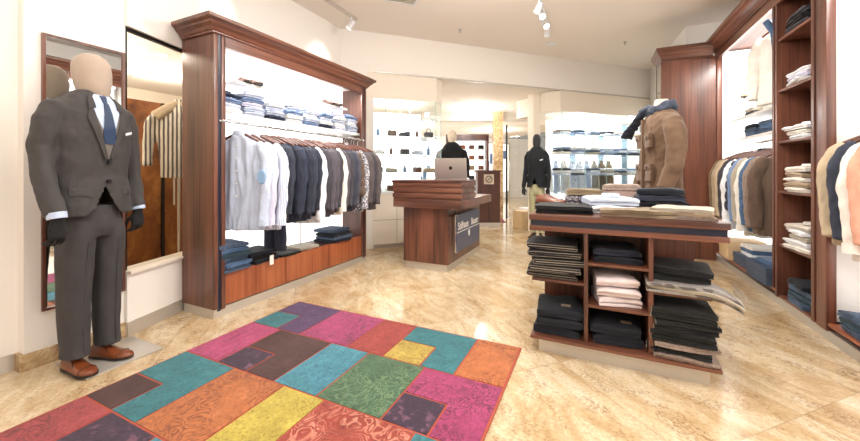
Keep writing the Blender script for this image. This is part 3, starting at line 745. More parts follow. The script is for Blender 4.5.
# ------------------------------------------------------------------ shoe (toe to -y)
def shoe_mesh(parent, leather, sole, lace, k=1.0, boot=0, bottle=False):
    m = MB(); S = [(.135, .032, .078, .012), (.12, .036, .088, .010), (.09, .039, .092, .010), (.055, .040, .088, .009), (.02, .041, .078, .008), (-.02, .044, .062, .008), (-.06, .049, .050, .007), (-.10, .048, .044, .007), (-.135, .040, .036, .009), (-.158, .024, .026, .011), (-.166, .008, .018, .013)]
    rings = []
    for y, w, h, z0 in S:
        r = []
        for i in range(18):
            th = PI*i/17; x = math.cos(th)*w; z = z0+.012+(h-.012)*max(0, math.sin(th))**.8
            if boot and y > .0: z = z+boot*max(0, math.sin(th))**2*min(1, (y+.0)/.05)
            r.append((x*(1-.35*max(0, math.sin(th))**3), y, z))
        r.append((-w*.92, y, z0)); r.append((w*.92, y, z0)); rings.append(r)
    m.loft(rings); u = m.build('upper', leather, parent)
    pts = []
    out = [(w*1.08, y) for y, w, h, z in S]+[(-w*1.08, y) for y, w, h, z in S[::-1]]
    s = MB(); s.prism(out, .004, .018); s.box(-.033, .033, .06, .14, 0, .016, .003); s.build('sole', sole, parent)
    # toe cap seam, facing flaps and laces
    t = MB()
    arc = [(math.cos(PI*i/10)*.0485*(1-.35*math.sin(PI*i/10)**3), -.10, .019+.034*math.sin(PI*i/10)**.8+.002) for i in range(11)]
    t.tube(arc, .0018, 6); t.build('toe_seam', sole, u)
    for s_ in (-1, 1):
        MB().tube([(s_*.030, -.06, .046), (s_*.036, -.02, .050), (s_*.024, .01, .074), (s_*.022, .05, .090)], .0016, 5).build('side_seam', sole, u)
    l = MB()
    for i in range(4):
        y = .045-.022*i; z = .092-.009*i-.004*i; l.tube([(-.018, y, z-.004), (0, y-.002, z+.008), (.018, y, z-.004)], .0022, 6)
    l.tube([(0, .05, .10), (.02, .03, .108), (.034, .02, .092)], .0018, 6); l.tube([(0, .05, .10), (-.02, .03, .108), (-.034, .02, .092)], .0018, 6)
    l.build('laces', lace, parent)
def shoe_pair(label, loc, rz, leather, k=1, group=None, boot=0):
    r = thing('shoe', 'right '+label, 'shoe', loc, rz, group)
    shoe_mesh(r, leather, 'sole', 'lace', boot=boot)
    r.scale = (k,)*3
    l = dup(r, (loc[0]+.115*math.cos(rz)*k, loc[1]+.115*math.sin(rz)*k, loc[2]), rz+.06, 'left '+label, scale=k)
    return r, l

# ------------------------------------------------------------------ hand: palm, four fingers, thumb (points down -z, palm to +x*side)
def hand(parent, loc, mat, side=1, rz=0, grip=.5, k=1):
    m = MB()
    m.loft([ell(.030, .022, .02, n=16), ell(.031, .020, -.01, n=16), ell(.040, .019, -.045, n=16), ell(.043, .018, -.085, n=16), ell(.036, .014, -.10, n=16)])
    for i, (x, ln) in enumerate(((-.031, .068), (-.011, .080), (.011, .076), (.030, .060))):
        # each finger curls at two knuckles towards the palm (+y)
        p = Vector((x, 0, -.075)); pts = [tuple(p), (x, .0, -.096)]; a = R(8+i*4); q = Vector((x, 0, -.096))
        for j, (fr, bend) in enumerate(((.45, 22), (.32, 30), (.23, 22))):
            a += R(bend*grip*1.6); q = q+Vector((x*.08, math.sin(a)*ln*fr, -math.cos(a)*ln*fr)); pts.append(tuple(q))
        m.tube(pts, [.0098, .0094, .0088, .0080, .0062], 10)
    m.tube([(-.030, .004, -.03), (-.046, .016, -.052), (-.052, .030, -.078), (-.046, .040, -.10)], [.012, .0115, .0098, .0072], 10)
    o = m.fuse('hand', mat, parent, .0036, 3)
    o.location = loc; o.rotation_euler = (0, 0, rz); o.scale = (side*k, k, k)
    return o

# ------------------------------------------------------------------ full mannequin in tailoring (faces -y)
TORSO = [(0.955, 0.222, 0.15), (1.05, 0.21, 0.145), (1.2, 0.19, 0.132), (1.37, 0.204, 0.142), (1.506, 0.215, 0.148), (1.597, 0.208, 0.136), (1.654, 0.178, 0.118), (1.699, 0.132, 0.098), (1.739, 0.084, 0.078)]
def tor(z):
    for (z0, a0, b0), (z1, a1, b1) in zip(TORSO, TORSO[1:]):
        if z0 <= z <= z1:
            t = (z-z0)/(z1-z0); return a0+(a1-a0)*t, b0+(b1-b0)*t
    return TORSO[0][1:] if z < TORSO[0][0] else TORSO[-1][1:]
def yfront(x, z, e=2.3):
    a, b = tor(z); return -b*max(0, 1-(abs(x)/a)**e)**(1/e)
def patch(m, poly, lift=.004, thick=.004, step=.012):
    """thin cloth piece that follows the chest: polygon in (x, z), convex enough to be filled row by row"""
    zs = [p[1] for p in poly]; z0, z1 = min(zs), max(zs); n = max(2, int((z1-z0)/step)); rows = []
    for i in range(n+1):
        z = z0+(z1-z0)*min(max(i/n, .002), .998); xs = []
        for (xa, za), (xb, zb) in zip(poly, poly[1:]+poly[:1]):
            if (za-z)*(zb-z) <= 0 and za != zb: xs.append(xa+(xb-xa)*(z-za)/(zb-za))
        if len(xs) < 2: continue
        rows.append((z, min(xs), max(xs)))
    kx = 8; top = []; bot = []
    for z, xa, xb in rows:
        top.append([(xa+(xb-xa)*j/kx, yfront(xa+(xb-xa)*j/kx, z)-lift-thick, z) for j in range(kx+1)])
        bot.append([(xa+(xb-xa)*j/kx, yfront(xa+(xb-xa)*j/kx, z)-lift, z) for j in range(kx+1)])
    rings = [t+b[::-1] for t, b in zip(top, bot)]
    m.loft(rings)
def fw(s): return .085 if s < 0 else .0
def mannequin(name, label, loc, rz, head, jacket, pants, shirt, tie, hands, shoe, waist=None, k=1, shoes_out=R(12), plate=None, head_turn=0, slim=1):
    g = thing(name, label, 'mannequin', loc, rz); g.scale = (k*slim, k, k)
    # head: smooth faceless egg on a neck
    m = MB(); prof = [(1.66, .062, .064, 0), (1.71, .060, .064, -.002), (1.700, .056, .064, -.010), (1.714, .062, .078, -.020), (1.75, .073, .090, -.018), (1.80, .083, .099, -.012), (1.86, .088, .103, -.006), (1.92, .084, .099, -.002), (1.958, .066, .078, 0), (1.980, .038, .046, 0), (1.986, .006, .008, 0)]
    m.loft([ell(a, b, z, 0, cy, 28, 2.1) for z, a, b, cy in prof])
    h = m.build('head', head, g); h.rotation_euler.z = head_turn
    # neck seam
    m = MB(); m.loft([ell(.066, .070, 1.700, 0, -.002, 24, 2), ell(.066, .070, 1.706, 0, -.002, 24, 2)]); m.build('neck_ring', head, h)
    # trousers
    m = MB(); m.loft([ell(.130, .112, 1.02), ell(.150, .122, .95), ell(.162, .125, .88), ell(.150, .11, .82)])
    for s in (-1, 1):
        m.loft([ell(.075, .112, .92, s*.080), ell(.084, .116, .84, s*.084), ell(.080, .100, .70, s*.088), ell(.072, .088, .52, s*.090), ell(.067, .081, .35, s*.090), ell(.063, .078, .20, s*.090), ell(.062, .082, .095, s*.090, -.006)])
    t = m.fuse('trousers', pants, g, .010, 3, .007, (9, 9, 5), 3)
    for s in (-1, 1):      # pressed crease down each leg
        c_ = MB(); P = [(s*.085, -.114, .80), (s*.088, -.098, .66), (s*.090, -.088, .48), (s*.090, -.080, .32), (s*.090, -.085, .12)]
        c_.tube(P, [.004]*5, 6); c_.build('crease', pants, t)
    # jacket: torso with an open, cut-away front, plus sleeves
    m = MB(); m.loft([ell(a, b, z) for z, a, b in TORSO])
    for s in (-1, 1):
        m.tube([(s*.14, 0, 1.645), (s*.186, .0, 1.618), (s*.222, .002, 1.54), (s*.240, .010, 1.382), (s*.252, .002-fw(s)*.2, 1.245), (s*.256, -.018-fw(s)*.6, 1.10), (s*.254, -.045-fw(s), .985)],
               [(.04, .07), (.050, .074), (.055, .070), (.052, .064), (.049, .062), (.047, .058), (.045, .054)], 20, up=(1, 0, 0))
    def cut(c, n):
        if c.z < .962 and n.z < -.5 and abs(c.x) < .25: return True
        if c.y < -.05 and c.z < 1.145:
            w = (1.145-c.z)*.42+max(0, (1.02-c.z))**2*8
            if abs(c.x+.01) < w: return True
        return False
    j = m.fuse('jacket', jacket, g, .009, 3, .008, (13, 13, 10), 1, cut)
    sd = j.modifiers.new('thickness', 'SOLIDIFY'); sd.thickness = .004; sd.offset = -1
    m = MB()
    for s in (-1, 1):      # notched lapels down to the button
        patch(m, [(s*.004, 1.319), (s*.020, 1.308), (s*.108, 1.558), (s*.098, 1.609), (s*.075, 1.622), (s*.062, 1.54)], .006, .006)
        patch(m, [(s*.062, 1.626), (s*.098, 1.614), (s*.090, 1.671), (s*.075, 1.705), (s*.062, 1.699)], .008, .006)
    m.build('lapel', jacket, j)
    m = MB()
    for s in (-1, 1):
        m = MB(); patch(m, [(s*.085, 1.125), (s*.172, 1.135), (s*.174, 1.085), (s*.085, 1.075)], .005, .005); m.build('pocket_flap', jacket, j)
    m = MB(); patch(m, [(.095, 1.467), (.175, 1.486), (.176, 1.461), (.096, 1.442)], .005, .004); m.build('breast_pocket', jacket, j)
    m = MB(); patch(m, [(.105, 1.493), (.165, 1.502), (.165, 1.479), (.105, 1.468)], .006, .004); m.build('pocket_square', 'white', g)
    for z in (1.29, 1.17): y = yfront(.004, z); MB().cyl((.004, y-.004, z), (.004, y-.016, z), .0125, n=16).build('button', 'button', j)
    # shirt, waistcoat and tie in the opening
    m = MB(); patch(m, [(-.004, 1.314), (.004, 1.314), (.070, 1.54), (.078, 1.654), (.045, 1.716), (-.045, 1.716), (-.078, 1.654), (-.070, 1.54)], .001, .003); sh = m.build('shirt', shirt, g)
    m = MB(); m.loft([ell(.076, .078, 1.690, 0, .004, 28, 2), ell(.068, .074, 1.722, 0, .0, 28, 2), ell(.064, .071, 1.742, 0, 0, 28, 2), ell(.058, .066, 1.742, 0, 0, 28, 2), ell(.060, .067, 1.71, 0, 0, 28, 2)])
    for s in (-1, 1):
        m.loft([[(s*.008, -.076, 1.728), (s*.042, -.056, 1.740), (s*.064, -.098, 1.672), (s*.030, -.106, 1.680)], [(s*.008, -.084, 1.728), (s*.044, -.064, 1.742), (s*.066, -.106, 1.672), (s*.030, -.116, 1.680)]])
    m.build('collar', shirt, sh)
    if waist:
        m = MB()
        for s in (-1, 1): patch(m, [(s*.0, 1.311), (s*.010, 1.311), (s*.068, 1.529), (s*.070, 1.597), (s*.040, 1.506), (s*.0, 1.427)], .003, .004)
        m.build('waistcoat', waist, g)
    if tie:
        m = MB(); m.loft([[(-.020, -.098, 1.711), (.020, -.098, 1.711), (.020, -.078, 1.711), (-.020, -.078, 1.711)], [(-.013, -.120, 1.663), (.013, -.120, 1.663), (.013, -.10, 1.663), (-.013, -.10, 1.663)]])
        kn = m.build('tie_knot', tie, g)
        m = MB(); patch(m, [(-.012, 1.665), (.012, 1.665), (.036, 1.472), (.030, 1.404), (-.030, 1.404), (-.036, 1.472)], .008, .005); m.build('tie', tie, g)
    for s in (-1, 1):
        m = MB(); m.tube([(s*.254, -.043-fw(s), 1.0), (s*.254, -.050-fw(s), .966)], [(.041, .050), (.040, .049)], 18, up=(1, 0, 0)); m.build('cuff', shirt, g)
        hand(g, (s*.254, -.050-fw(s), .955), hands, side=s, rz=R(0), grip=.55)
        sr = bpy.data.objects.new('shoe', None); C.objects.link(sr); sr.parent = g; sr.location = (s*.090, -.035, 0); sr.rotation_euler.z = s*shoes_out; sr.scale = (.98, .90, .98)
        shoe_mesh(sr, shoe, 'sole', 'lace')
    return g
# ------------------------------------------------------------------ suited mannequin on its plate
pl = MB().box(-3.05, -2.645, .985, 1.385, .001, .009, .002).build('base_plate', 'steel')
tag(pl, 'flat square brushed metal plate on the floor under the suited mannequin', 'plate')
mannequin('suit_mannequin', 'life-size mannequin in a dark grey suit, blue tie and tan shoes by the mirror', (-2.83, 1.075, .010), R(103), 'linen', 'suit', 'suitpant', 'shirtblue', 'tie', 'black', 'leather', 'waist', k=.968, head_turn=R(12), shoes_out=R(8))
# ------------------------------------------------------------------ clothes on the left rail
RX = -2.80
protos = {}
def proto(key, *a, **k):
    if key not in protos: protos[key] = garment(*a, **k); protos[key]['_p'] = 0
    return protos[key]
def place(key, kw, loc, rz, label, group, mat, cat, sc=1):
    base = kw['mat']; p = protos.get(key)
    if p is None:
        p = garment(kw['name'], label, cat, base, kw['kind'], kw.get('seed', 0), kw.get('L', .80), kw.get('wide', .215)); protos[key] = p
        p.location = loc; p.rotation_euler.z = rz; p.scale = (sc,)*3
        p['group'] = group; return p
    d_ = dup(p, loc, rz, label, group, {M[base].name: M[mat]} if mat != base else None, sc)
    d_['category'] = cat; return d_
J = dict(name='suit_jacket', mat='navy', kind='jacket', seed=3, L=.90, wide=.228)
SH = dict(name='shirt', mat='paleblue', kind='shirt', seed=5, L=.94, wide=.235)
V = dict(name='quilted_jacket', mat='brown', kind='vest', seed=8, L=.88, wide=.22)
K = dict(name='casual_coat', mat='khaki', kind='coat', seed=9, L=.88, wide=.235)
GL = 'clothes on the rail of the left cabinet'
seq = [('shirt', SH, 'paleblue', 'pale blue long-sleeved shirt hanging first on the left rail, nearest the near side panel'),
       ('shirt', SH, 'palelilac', 'pale lilac shirt hanging second from the near end of the left rail'),
       ('shirt', SH, 'bluecheck', 'blue checked shirt hanging between the pale shirts and the navy jackets')]
nv = ['first', 'second', 'third', 'fourth', 'fifth', 'sixth', 'seventh', 'eighth']
for i in range(7): seq.append(('jacket', J, ['teal', 'slate', 'navy', 'navyblue', 'navy', 'slate', 'navy'][i], 'navy suit jacket, %s of the dark run beside the pale shirts' % nv[i]))
seq.append(('shirt', SH, 'white', 'plain white shirt hanging after the navy jackets on the left rail'))
for i in range(4): seq.append(('jacket', J, ['greyd', 'grey', 'grey', 'greyd'][i], 'grey suit jacket, %s after the plain white shirt on the left rail' % nv[i]))
seq.append(('shirt', SH, 'offwhite', 'off-white shirt hanging between the two groups of grey jackets'))
for i in range(4): seq.append(('jacket', J, ['grey', 'greyd', 'slate', 'grey'][i], 'grey suit jacket, %s before the quilted brown jacket on the left rail' % nv[i]))
seq += [('vest', V, 'brown', 'quilted brown padded jacket hanging on the left rail'), ('shirt', SH, 'pattern', 'patterned grey and white shirt hanging just beyond the quilted brown jacket')]
for i in range(4): seq.append(('jacket', J, ['taupe', 'taupe', 'greyd', 'taupe'][i], 'taupe grey jacket, %s of the group at the far end of the left rail' % nv[i]))
light_shirts = []
y = 2.065; step = (3.74-2.065)/(len(seq)-1)
rr = random.Random(4)
for i, (key, kw, mt, lb) in enumerate(seq):
    cat = {'jacket': 'jacket', 'shirt': 'shirt', 'vest': 'jacket', 'coat': 'coat'}[key]
    gm = place(key, kw, (RX+rr.uniform(-.012, .012), y+i*step, 1.625), R(rr.uniform(17, 27)), lb, GL, mt, cat, rr.uniform(.97, 1.02))
    if i in (0, 1): light_shirts.append(gm)
for gm in light_shirts:
    MB().loft([[(x*.8, -.006, z) for x, _, z in []] or [(.040*math.cos(q), -.052, .062*math.sin(q)) for q in [2*PI*n_/20 for n_ in range(20)]], [(.034*math.cos(q), -.060, .055*math.sin(q)) for q in [2*PI*n_/20 for n_ in range(20)]]]).build('elbow_patch', 'elbow', gm, loc=(.262, -.030, -.47))
# trousers hanging under one of the jackets
m = MB()
for s in (-1, 1): m.loft([ell(.05, .03, -.35, s*.055), ell(.075, .035, -.6, s*.06), ell(.07, .03, -.9, s*.07), ell(.065, .028, -1.10, s*.075)])
o = m.fuse('trousers', 'navy', None, .010, 3, .012, (18, 18, 4), 2); o.location = (RX+.02, 2.42, 1.55)
tag(o, 'navy trousers hanging low beneath the dark jackets on the left rail', 'trousers')

# ------------------------------------------------------------------ folded shirts on the white shelf of the left cabinet
cols = ['paleblue', 'white', 'palelilac', 'bluecheck', 'white', 'lblue', 'paleblue', 'navyblue']
pn = ['nearest', 'second', 'third', 'fourth', 'fifth', 'sixth', 'seventh', 'farthest']
cname = {'paleblue': 'pale blue', 'white': 'white', 'palelilac': 'pale lilac', 'bluecheck': 'blue checked', 'navyblue': 'navy', 'lblue': 'light blue'}
rr = random.Random(11)
shp = {}
def shirt_item(mt, loc, rz, label, group, h=.038):
    if mt not in shp:
        o = folded('folded_shirt', label, 'shirt', loc, .20, .25, h, 3, mt, seed=len(shp)+1, rz=rz, group=group, extra='collar'); shp[mt] = o
    else: o = dup(shp[mt], loc, rz, label, group)
    return o
for c_ in range(8):
    yy = 2.03+c_*.245; n = [4, 5, 4, 5, 5, 4, 5, 5][c_]
    for k_ in range(n):
        mt = cols[(c_*3+k_*2+(c_ == 1)*3+rr.randint(0, 1)) % len(cols)]
        shirt_item(mt, (-3.0+rr.uniform(-.01, .02), yy+rr.uniform(-.01, .01), 1.721+k_*.043), R(90+rr.uniform(-5, 5)),
                   '%s folded shirt %s of the %s stack on the upper white shelf' % (cname[mt], layer_word(k_, n), pn[c_]), 'folded shirts on the shelf of the left cabinet')
shoe_pair('brown leather shoe on the nearer upper ledge above the shirt stacks', (-3.0, 2.25, 2.023), R(75), 'leathdk', .85, 'shoes above the shirts')
shoe_pair('brown leather shoe on the farther upper ledge above the shirt stacks', (-3.0, 3.40, 2.023), R(75), 'leathdk', .85, 'shoes above the shirts')
# folded jeans on the deck
rr = random.Random(5)
for (yy, n, w, cl, lb) in ((2.03, 6, .26, ['denim', 'jeansblue', 'denim', 'teal', 'jeansblue', 'denim'], 'nearest stack on the left cabinet deck'), (2.33, 3, .27, ['denimdk', 'black', 'denimdk'], 'low stack beside the tall jeans stack'), (3.42, 4, .34, ['denimdk', 'denim', 'denimdk', 'denim'], 'far stack on the deck')):
    for k_ in range(n):
        folded('folded_jeans', 'dark blue folded jeans %s of the %s' % (layer_word(k_, n), lb), 'jeans', (-2.93+rr.uniform(-.02, .02)+.0, yy+rr.uniform(-.012, .012), .351+k_*.040), w, .30, .036, 2, cl[k_], seed=40+k_+int(yy*10), rz=R(90+rr.uniform(-8, 8)), group='folded jeans on the deck', extra=None)
tg = MB().box(0, .002, -.022, .022, -.045, .045).build('price_tag', 'tag', loc=(-2.757, 2.36, .37), smooth=False); tag(tg, 'white paper price tag hanging over the edge of the wooden deck', 'tag')
t = thing('garment_display_stand', 'round grey display disc on a thin upright rod on the deck', 'stand', (-2.97, 2.93, .351))
MB().lathe([(0.01, 0), (.15, 0), (.15, .006), (.0, .008)]).build('disc', 'stone', t); MB().cyl((0, 0, .008), (0, 0, .55), .006).build('rod', 'chrome', t)
o = folded('folded_scarf', 'dark folded scarf lying flat on the round disc on the deck', 'scarf', (-2.93, 2.93, .360), .26, .26, .03, 2, 'stone', seed=77, rz=R(84))
o['label'] = 'light grey folded scarf lying flat on the round disc on the deck'
folded('folded_belt_bundle', 'black folded knitwear lying between the jeans stack and the disc on the deck', 'sweater', (-2.92, 2.64, .351), .25, .28, .028, 2, 'black', seed=78, rz=R(88)).name = 'folded_sweater'

# striped shirt on a stand behind the display window
t = thing('shirt_bust', 'bust with a cream and striped shirt behind the display window', 'bust', (-3.86, 2.16, .28), R(62))
m = MB(); m.loft([ell(.15, .10, .86), ell(.17, .11, 1.2), ell(.20, .12, 1.40), ell(.19, .11, 1.5), ell(.12, .09, 1.56), ell(.06, .06, 1.60), ell(.055, .055, 1.66)])
for s in (-1, 1): m.tube([(s*.15, 0, 1.50), (s*.22, 0, 1.42), (s*.25, 0, 1.2), (s*.25, -.02, .98)], [.05, .055, .048, .042], 14)
m.fuse('shirt', 'stripe', t, .014, 3, .01); MB().cyl((0, 0, .02), (0, 0, .9), .012).build('pole', 'chrome', t); MB().box(-.2, .2, -.2, .2, -.28, 0, .004).build('plinth', 'cream', t); MB().lathe([(.01, 0), (.15, 0), (.15, .015), (.01, .03)]).build('base', 'chrome', t)
m = MB(); m.tube([(-.19, -.09, 1.46), (-.10, -.10, 1.54), (0, -.02, 1.62), (.10, -.10, 1.54), (.15, -.12, 1.42)], [(.05, .03)]*5, 12); m.wrinkle(.01); m.build('pullover', 'beige', t)

# ------------------------------------------------------------------ things on the centre table
def stack(name, cat, txt, where, loc, w, d, h, mats, lay=2, rz=0, seed=0, group=None, extra=None, jit=.012, cn=None, droop=0):
    rr = random.Random(seed); n = len(mats)
    for k_, mt in enumerate(mats):
        folded(name, '%s %s, %s of %s' % ((cn or {}).get(mt, txt), cat, layer_word(k_, n), where) if n > 1 else '%s %s' % (txt, where), cat,
               (loc[0]+rr.uniform(-jit, jit), loc[1]+rr.uniform(-jit, jit), loc[2]+k_*h*1.10+.001), w, d, h, lay, mt, seed=seed*10+k_+3, rz=rz+R(rr.uniform(-7, 7)), group=group, extra=extra if k_ == n-1 or extra in ('patch', 'edge') else None, droop=droop)
TT = .9205
stack('folded_trousers', 'trousers', 'black folded', 'the left front pile on the table top', (-.19, 2.62, TT), .36, .30, .024, ['black', 'charcoal'], 2, R(4), 1, 'black trousers on the table top')
shoe_pair('tan leather shoe at the back left of the table top', (-.36, 3.20, TT), R(70), 'leather', .80, 'tan shoes on the table top')
stack('folded_sweater', 'sweater', 'patterned grey', 'the back pile beside the tan shoes', (-.08, 3.12, TT), .26, .27, .044, ['pattern', 'pattern', 'khaki'], 2, R(3), 2, 'patterned sweaters on the table top', cn={'khaki': 'khaki'})
stack('folded_knitwear', 'sweater', 'rosy brown', 'the pile right of the patterned sweaters', (.20, 3.14, TT), .26, .27, .042, ['rose', 'knit', 'rose', 'knit'], 2, R(-3), 3, 'brown knitwear on the table top')
stack('folded_shirt', 'shirt', 'pale folded', 'the pile in the middle of the table top', (.10, 2.78, TT), .30, .30, .050, ['white', 'paleblue'], 3, R(14), 4, 'pale shirts on the table top', 'collar')
stack('folded_jeans', 'jeans', 'navy folded', 'the right back pile on the table top', (.42, 2.92, TT), .27, .30, .038, ['denimdk', 'denimdk', 'navy', 'denimdk'], 2, R(-4), 5, 'navy jeans on the table top')
stack('folded_chinos', 'trousers', 'taupe folded', 'the long pile at the front table edge', (.24, 2.58, TT), .40, .26, .022, ['sand', 'khaki'], 2, R(-2), 6, 'taupe trousers on the table top')
stack('folded_chinos', 'trousers', 'brown folded', 'the pile at the right front table corner', (.50, 2.60, TT), .30, .28, .020, ['knit', 'sand', 'stone'], 2, R(-10), 7, 'brown trousers on the table corner')
# compartments
stack('folded_trousers', 'trousers', 'black light-edged', 'the pile on the upper left table shelf', (-.245, 2.61, .489), .32, .33, .043, ['blackgreen', 'charcoal', 'blackgreen', 'charcoal', 'black'], 2, R(96), 8, 'dark trousers on the upper left shelf', 'edge', jit=.02)
stack('folded_jeans', 'jeans', 'dark navy', 'the pile on the lower left table shelf', (-.225, 2.61, .116), .29, .34, .055, ['denimdk', 'denimdk', 'denimdk'], 2, R(4), 9, 'navy jeans on the lower left shelf', 'patch')
stack('folded_jeans', 'jeans', 'dark navy', 'the pile in the top middle compartment', (.130, 2.63, .624), .27, .32, .040, ['denimdk', 'navy'], 2, 0, 10, 'jeans in the top middle compartment')
stack('folded_shirt', 'shirt', 'white folded', 'the pile in the central table compartment', (.125, 2.60, .359), .24, .28, .056, ['pinkwhite', 'pinkwhite', 'pinkwhite'], 3, R(5), 11, 'white shirts in the central compartment')
stack('folded_jeans', 'jeans', 'black navy', 'the pile in the bottom middle compartment', (.130, 2.62, .116), .28, .34, .060, ['denimdk', 'denimdk'], 2, 0, 12, 'jeans in the bottom middle compartment', 'patch')
stack('folded_trousers', 'trousers', 'grey striped', 'the thin pile overhanging the right table shelf', (.515, 2.50, .494), .44, .20, .018, ['striped_grey', 'stone', 'striped_grey'], 2, R(-6), 13, 'striped trousers on the right shelf', 'edge', droop=.11)
stack('folded_trousers', 'trousers', 'black folded', 'the pile on top of the grey striped trousers', (.47, 2.62, .556), .30, .32, .036, ['blackgreen', 'black'], 2, R(-5), 14, 'black trousers above the striped ones')
stack('folded_trousers', 'trousers', 'dark green-black', 'the big pile on the lower right table shelf', (.470, 2.585, .116), .31, .36, .030, ['knit', 'blackgreen', 'knit', 'blackgreen', 'blackgreen', 'black', 'blackgreen', 'blackgreen', 'blackgreen'], 2, R(-3), 15, 'dark trousers on the lower right shelf', jit=.006, extra='edge', cn={'knit': 'brown-edged dark'})

# ------------------------------------------------------------------ bust with field jacket and scarf behind the table
def bust():
    g = thing('jacket_bust', 'tailor bust in a brown field jacket with a slate blue scarf behind the table', 'bust', (.56, 3.80, 0), R(-78))
    m = MB(); m.loft([ell(.225, .15, 1.0), ell(.22, .145, 1.12), ell(.205, .135, 1.28), ell(.23, .15, 1.48), ell(.235, .145, 1.60), ell(.21, .125, 1.68), ell(.15, .10, 1.735), ell(.085, .08, 1.77)])
    for s in (-1, 1):
        m.tube([(s*.15, 0, 1.67), (s*.215, 0, 1.63), (s*.262, .0, 1.54), (s*.300, 0, 1.40), (s*.312, -.03, 1.24), (s*.300, -.09, 1.06)], [(.06, .08), (.07, .085), (.072, .085), (.068, .078), (.063, .07), (.056, .062)], 20, up=(1, 0, 0))
    j = m.fuse('field_jacket', 'field', g, .011, 3, .013, (10, 10, 10), 4)
    for s in (-1, 1):
        for z0, z1, w in ((1.42, 1.54, .055), (1.12, 1.27, .065)):
            m = MB(); x = s*.115; y0 = -.155 if z0 > 1.3 else -.152
            m.box(x-w, x+w, y0-.002, y0+.03, z0, z1, .006); m.box(x-w-.003, x+w+.003, y0-.009, y0+.02, z1-.045, z1+.006, .004); m.wrinkle(.006, (20, 20, 20)); m.build('pocket', 'field', j)
    m = MB(); m.box(-.014, .014, -.168, -.13, 1.02, 1.68, .004); m.wrinkle(.004); m.build('front_placket', 'field', j)
    for s in (-1, 1):
        for z in (1.51, 1.24): MB().cyl((s*.115, -.162, z), (s*.115, -.170, z), .010, n=10).build('button', 'button', j)
        MB().tube([(s*.10, -.02, 1.745), (s*.16, -.01, 1.715), (s*.21, 0, 1.675)], [(.006, .022)]*3, 8).build('shoulder_tab', 'field', j)
    MB().loft([ell(.062, .062, 1.75), ell(.058, .058, 1.83), ell(.05, .05, 1.86)]).build('neck_block', 'linenl', g)
    m = MB(); m.tube([(s_*.0, 0, 0) for s_ in ()] or [(.105*math.cos(a), .095*math.sin(a)-.005, 1.775+.028*math.sin(a)+.012*math.sin(3*a)) for a in [2*PI*i/20 for i in range(21)]], [(.050, .030)]*21, 14)
    m.tube([(-.02, -.10, 1.79), (-.11, -.13, 1.74), (-.19, -.155, 1.67), (-.25, -.19, 1.60), (-.285, -.215, 1.53)], [(.028, .04), (.022, .048), (.018, .055), (.016, .062), (.012, .068)], 14)
    m.tube([(.0, -.105, 1.80), (-.10, -.12, 1.765), (-.18, -.13, 1.70), (-.22, -.17, 1.62)], [(.028, .03), (.022, .04), (.018, .045), (.014, .05)], 14)
    m.fuse('scarf', 'scarf', g, .009, 2, .014, (26, 26, 26), 6)
    MB().cyl((0, 0, .02), (0, 0, 1.02), .014).build('pole', 'chrome', g); MB().lathe([(.01, 0), (.17, 0), (.17, .012), (.02, .03)]).build('base', 'steel', g)
bust()

# ------------------------------------------------------------------ right cabinets: hanging clothes
GR = 'clothes on the rail of the far right bay'
s2 = [('coat', K, 'khaki', 'khaki coat hanging farthest on the right rail beside the tower'), ('coat', K, 'sand', 'sand coloured coat second from the far end of the right rail'), ('coat', K, 'beige', 'beige coat third from the far end of the right rail'),
      ('coat', K, 'greyd', 'grey coat hanging beyond the white shirt on the right rail'), ('shirt', SH, 'white', 'white shirt hanging on the right rail between coats'), ('vest', V, 'slate', 'grey-blue quilted puffer jacket on the right rail'),
      ('coat', K, 'lblue', 'light blue denim jacket on the right rail'), ('coat', K, 'stone', 'stone coloured coat on the right rail after the denim jacket'), ('shirt', SH, 'offwhite', 'off-white shirt hanging in the right bay'),
      ('coat', K, 'jeansblue', 'mid blue jacket hanging on the right rail near the tower of shelves'), ('coat', K, 'knit', 'brown coat hanging second from the shelf tower'), ('coat', K, 'brown', 'dark brown field coat hanging right beside the shelf tower')]
for i, (key, kw, mt, lb) in enumerate(s2):
    cat = {'jacket': 'jacket', 'shirt': 'shirt', 'vest': 'jacket', 'coat': 'coat'}[key]
    place(key, kw, (1.74, 5.74-i*.117, 1.54), R(rr.uniform(-27, -17)), lb, GR, mt, cat, 1.10)
s3 = [('coat', K, 'beige', 'beige coat hanging first on the near right rail'), ('coat', K, 'slate', 'slate blue coat hanging second on the near right rail'), ('shirt', SH, 'offwhite', 'off-white shirt hanging third on the near right rail'), ('coat', K, 'peach', 'peach coloured jacket hanging at the right edge of the photo')]
for i, (key, kw, mt, lb) in enumerate(s3):
    place(key, kw, (1.76, 3.36-i*.11, 1.57), R(rr.uniform(-22, -14)), lb, 'clothes on the near right rail', mt, {'coat': 'coat', 'shirt': 'shirt'}[key], 1.0)
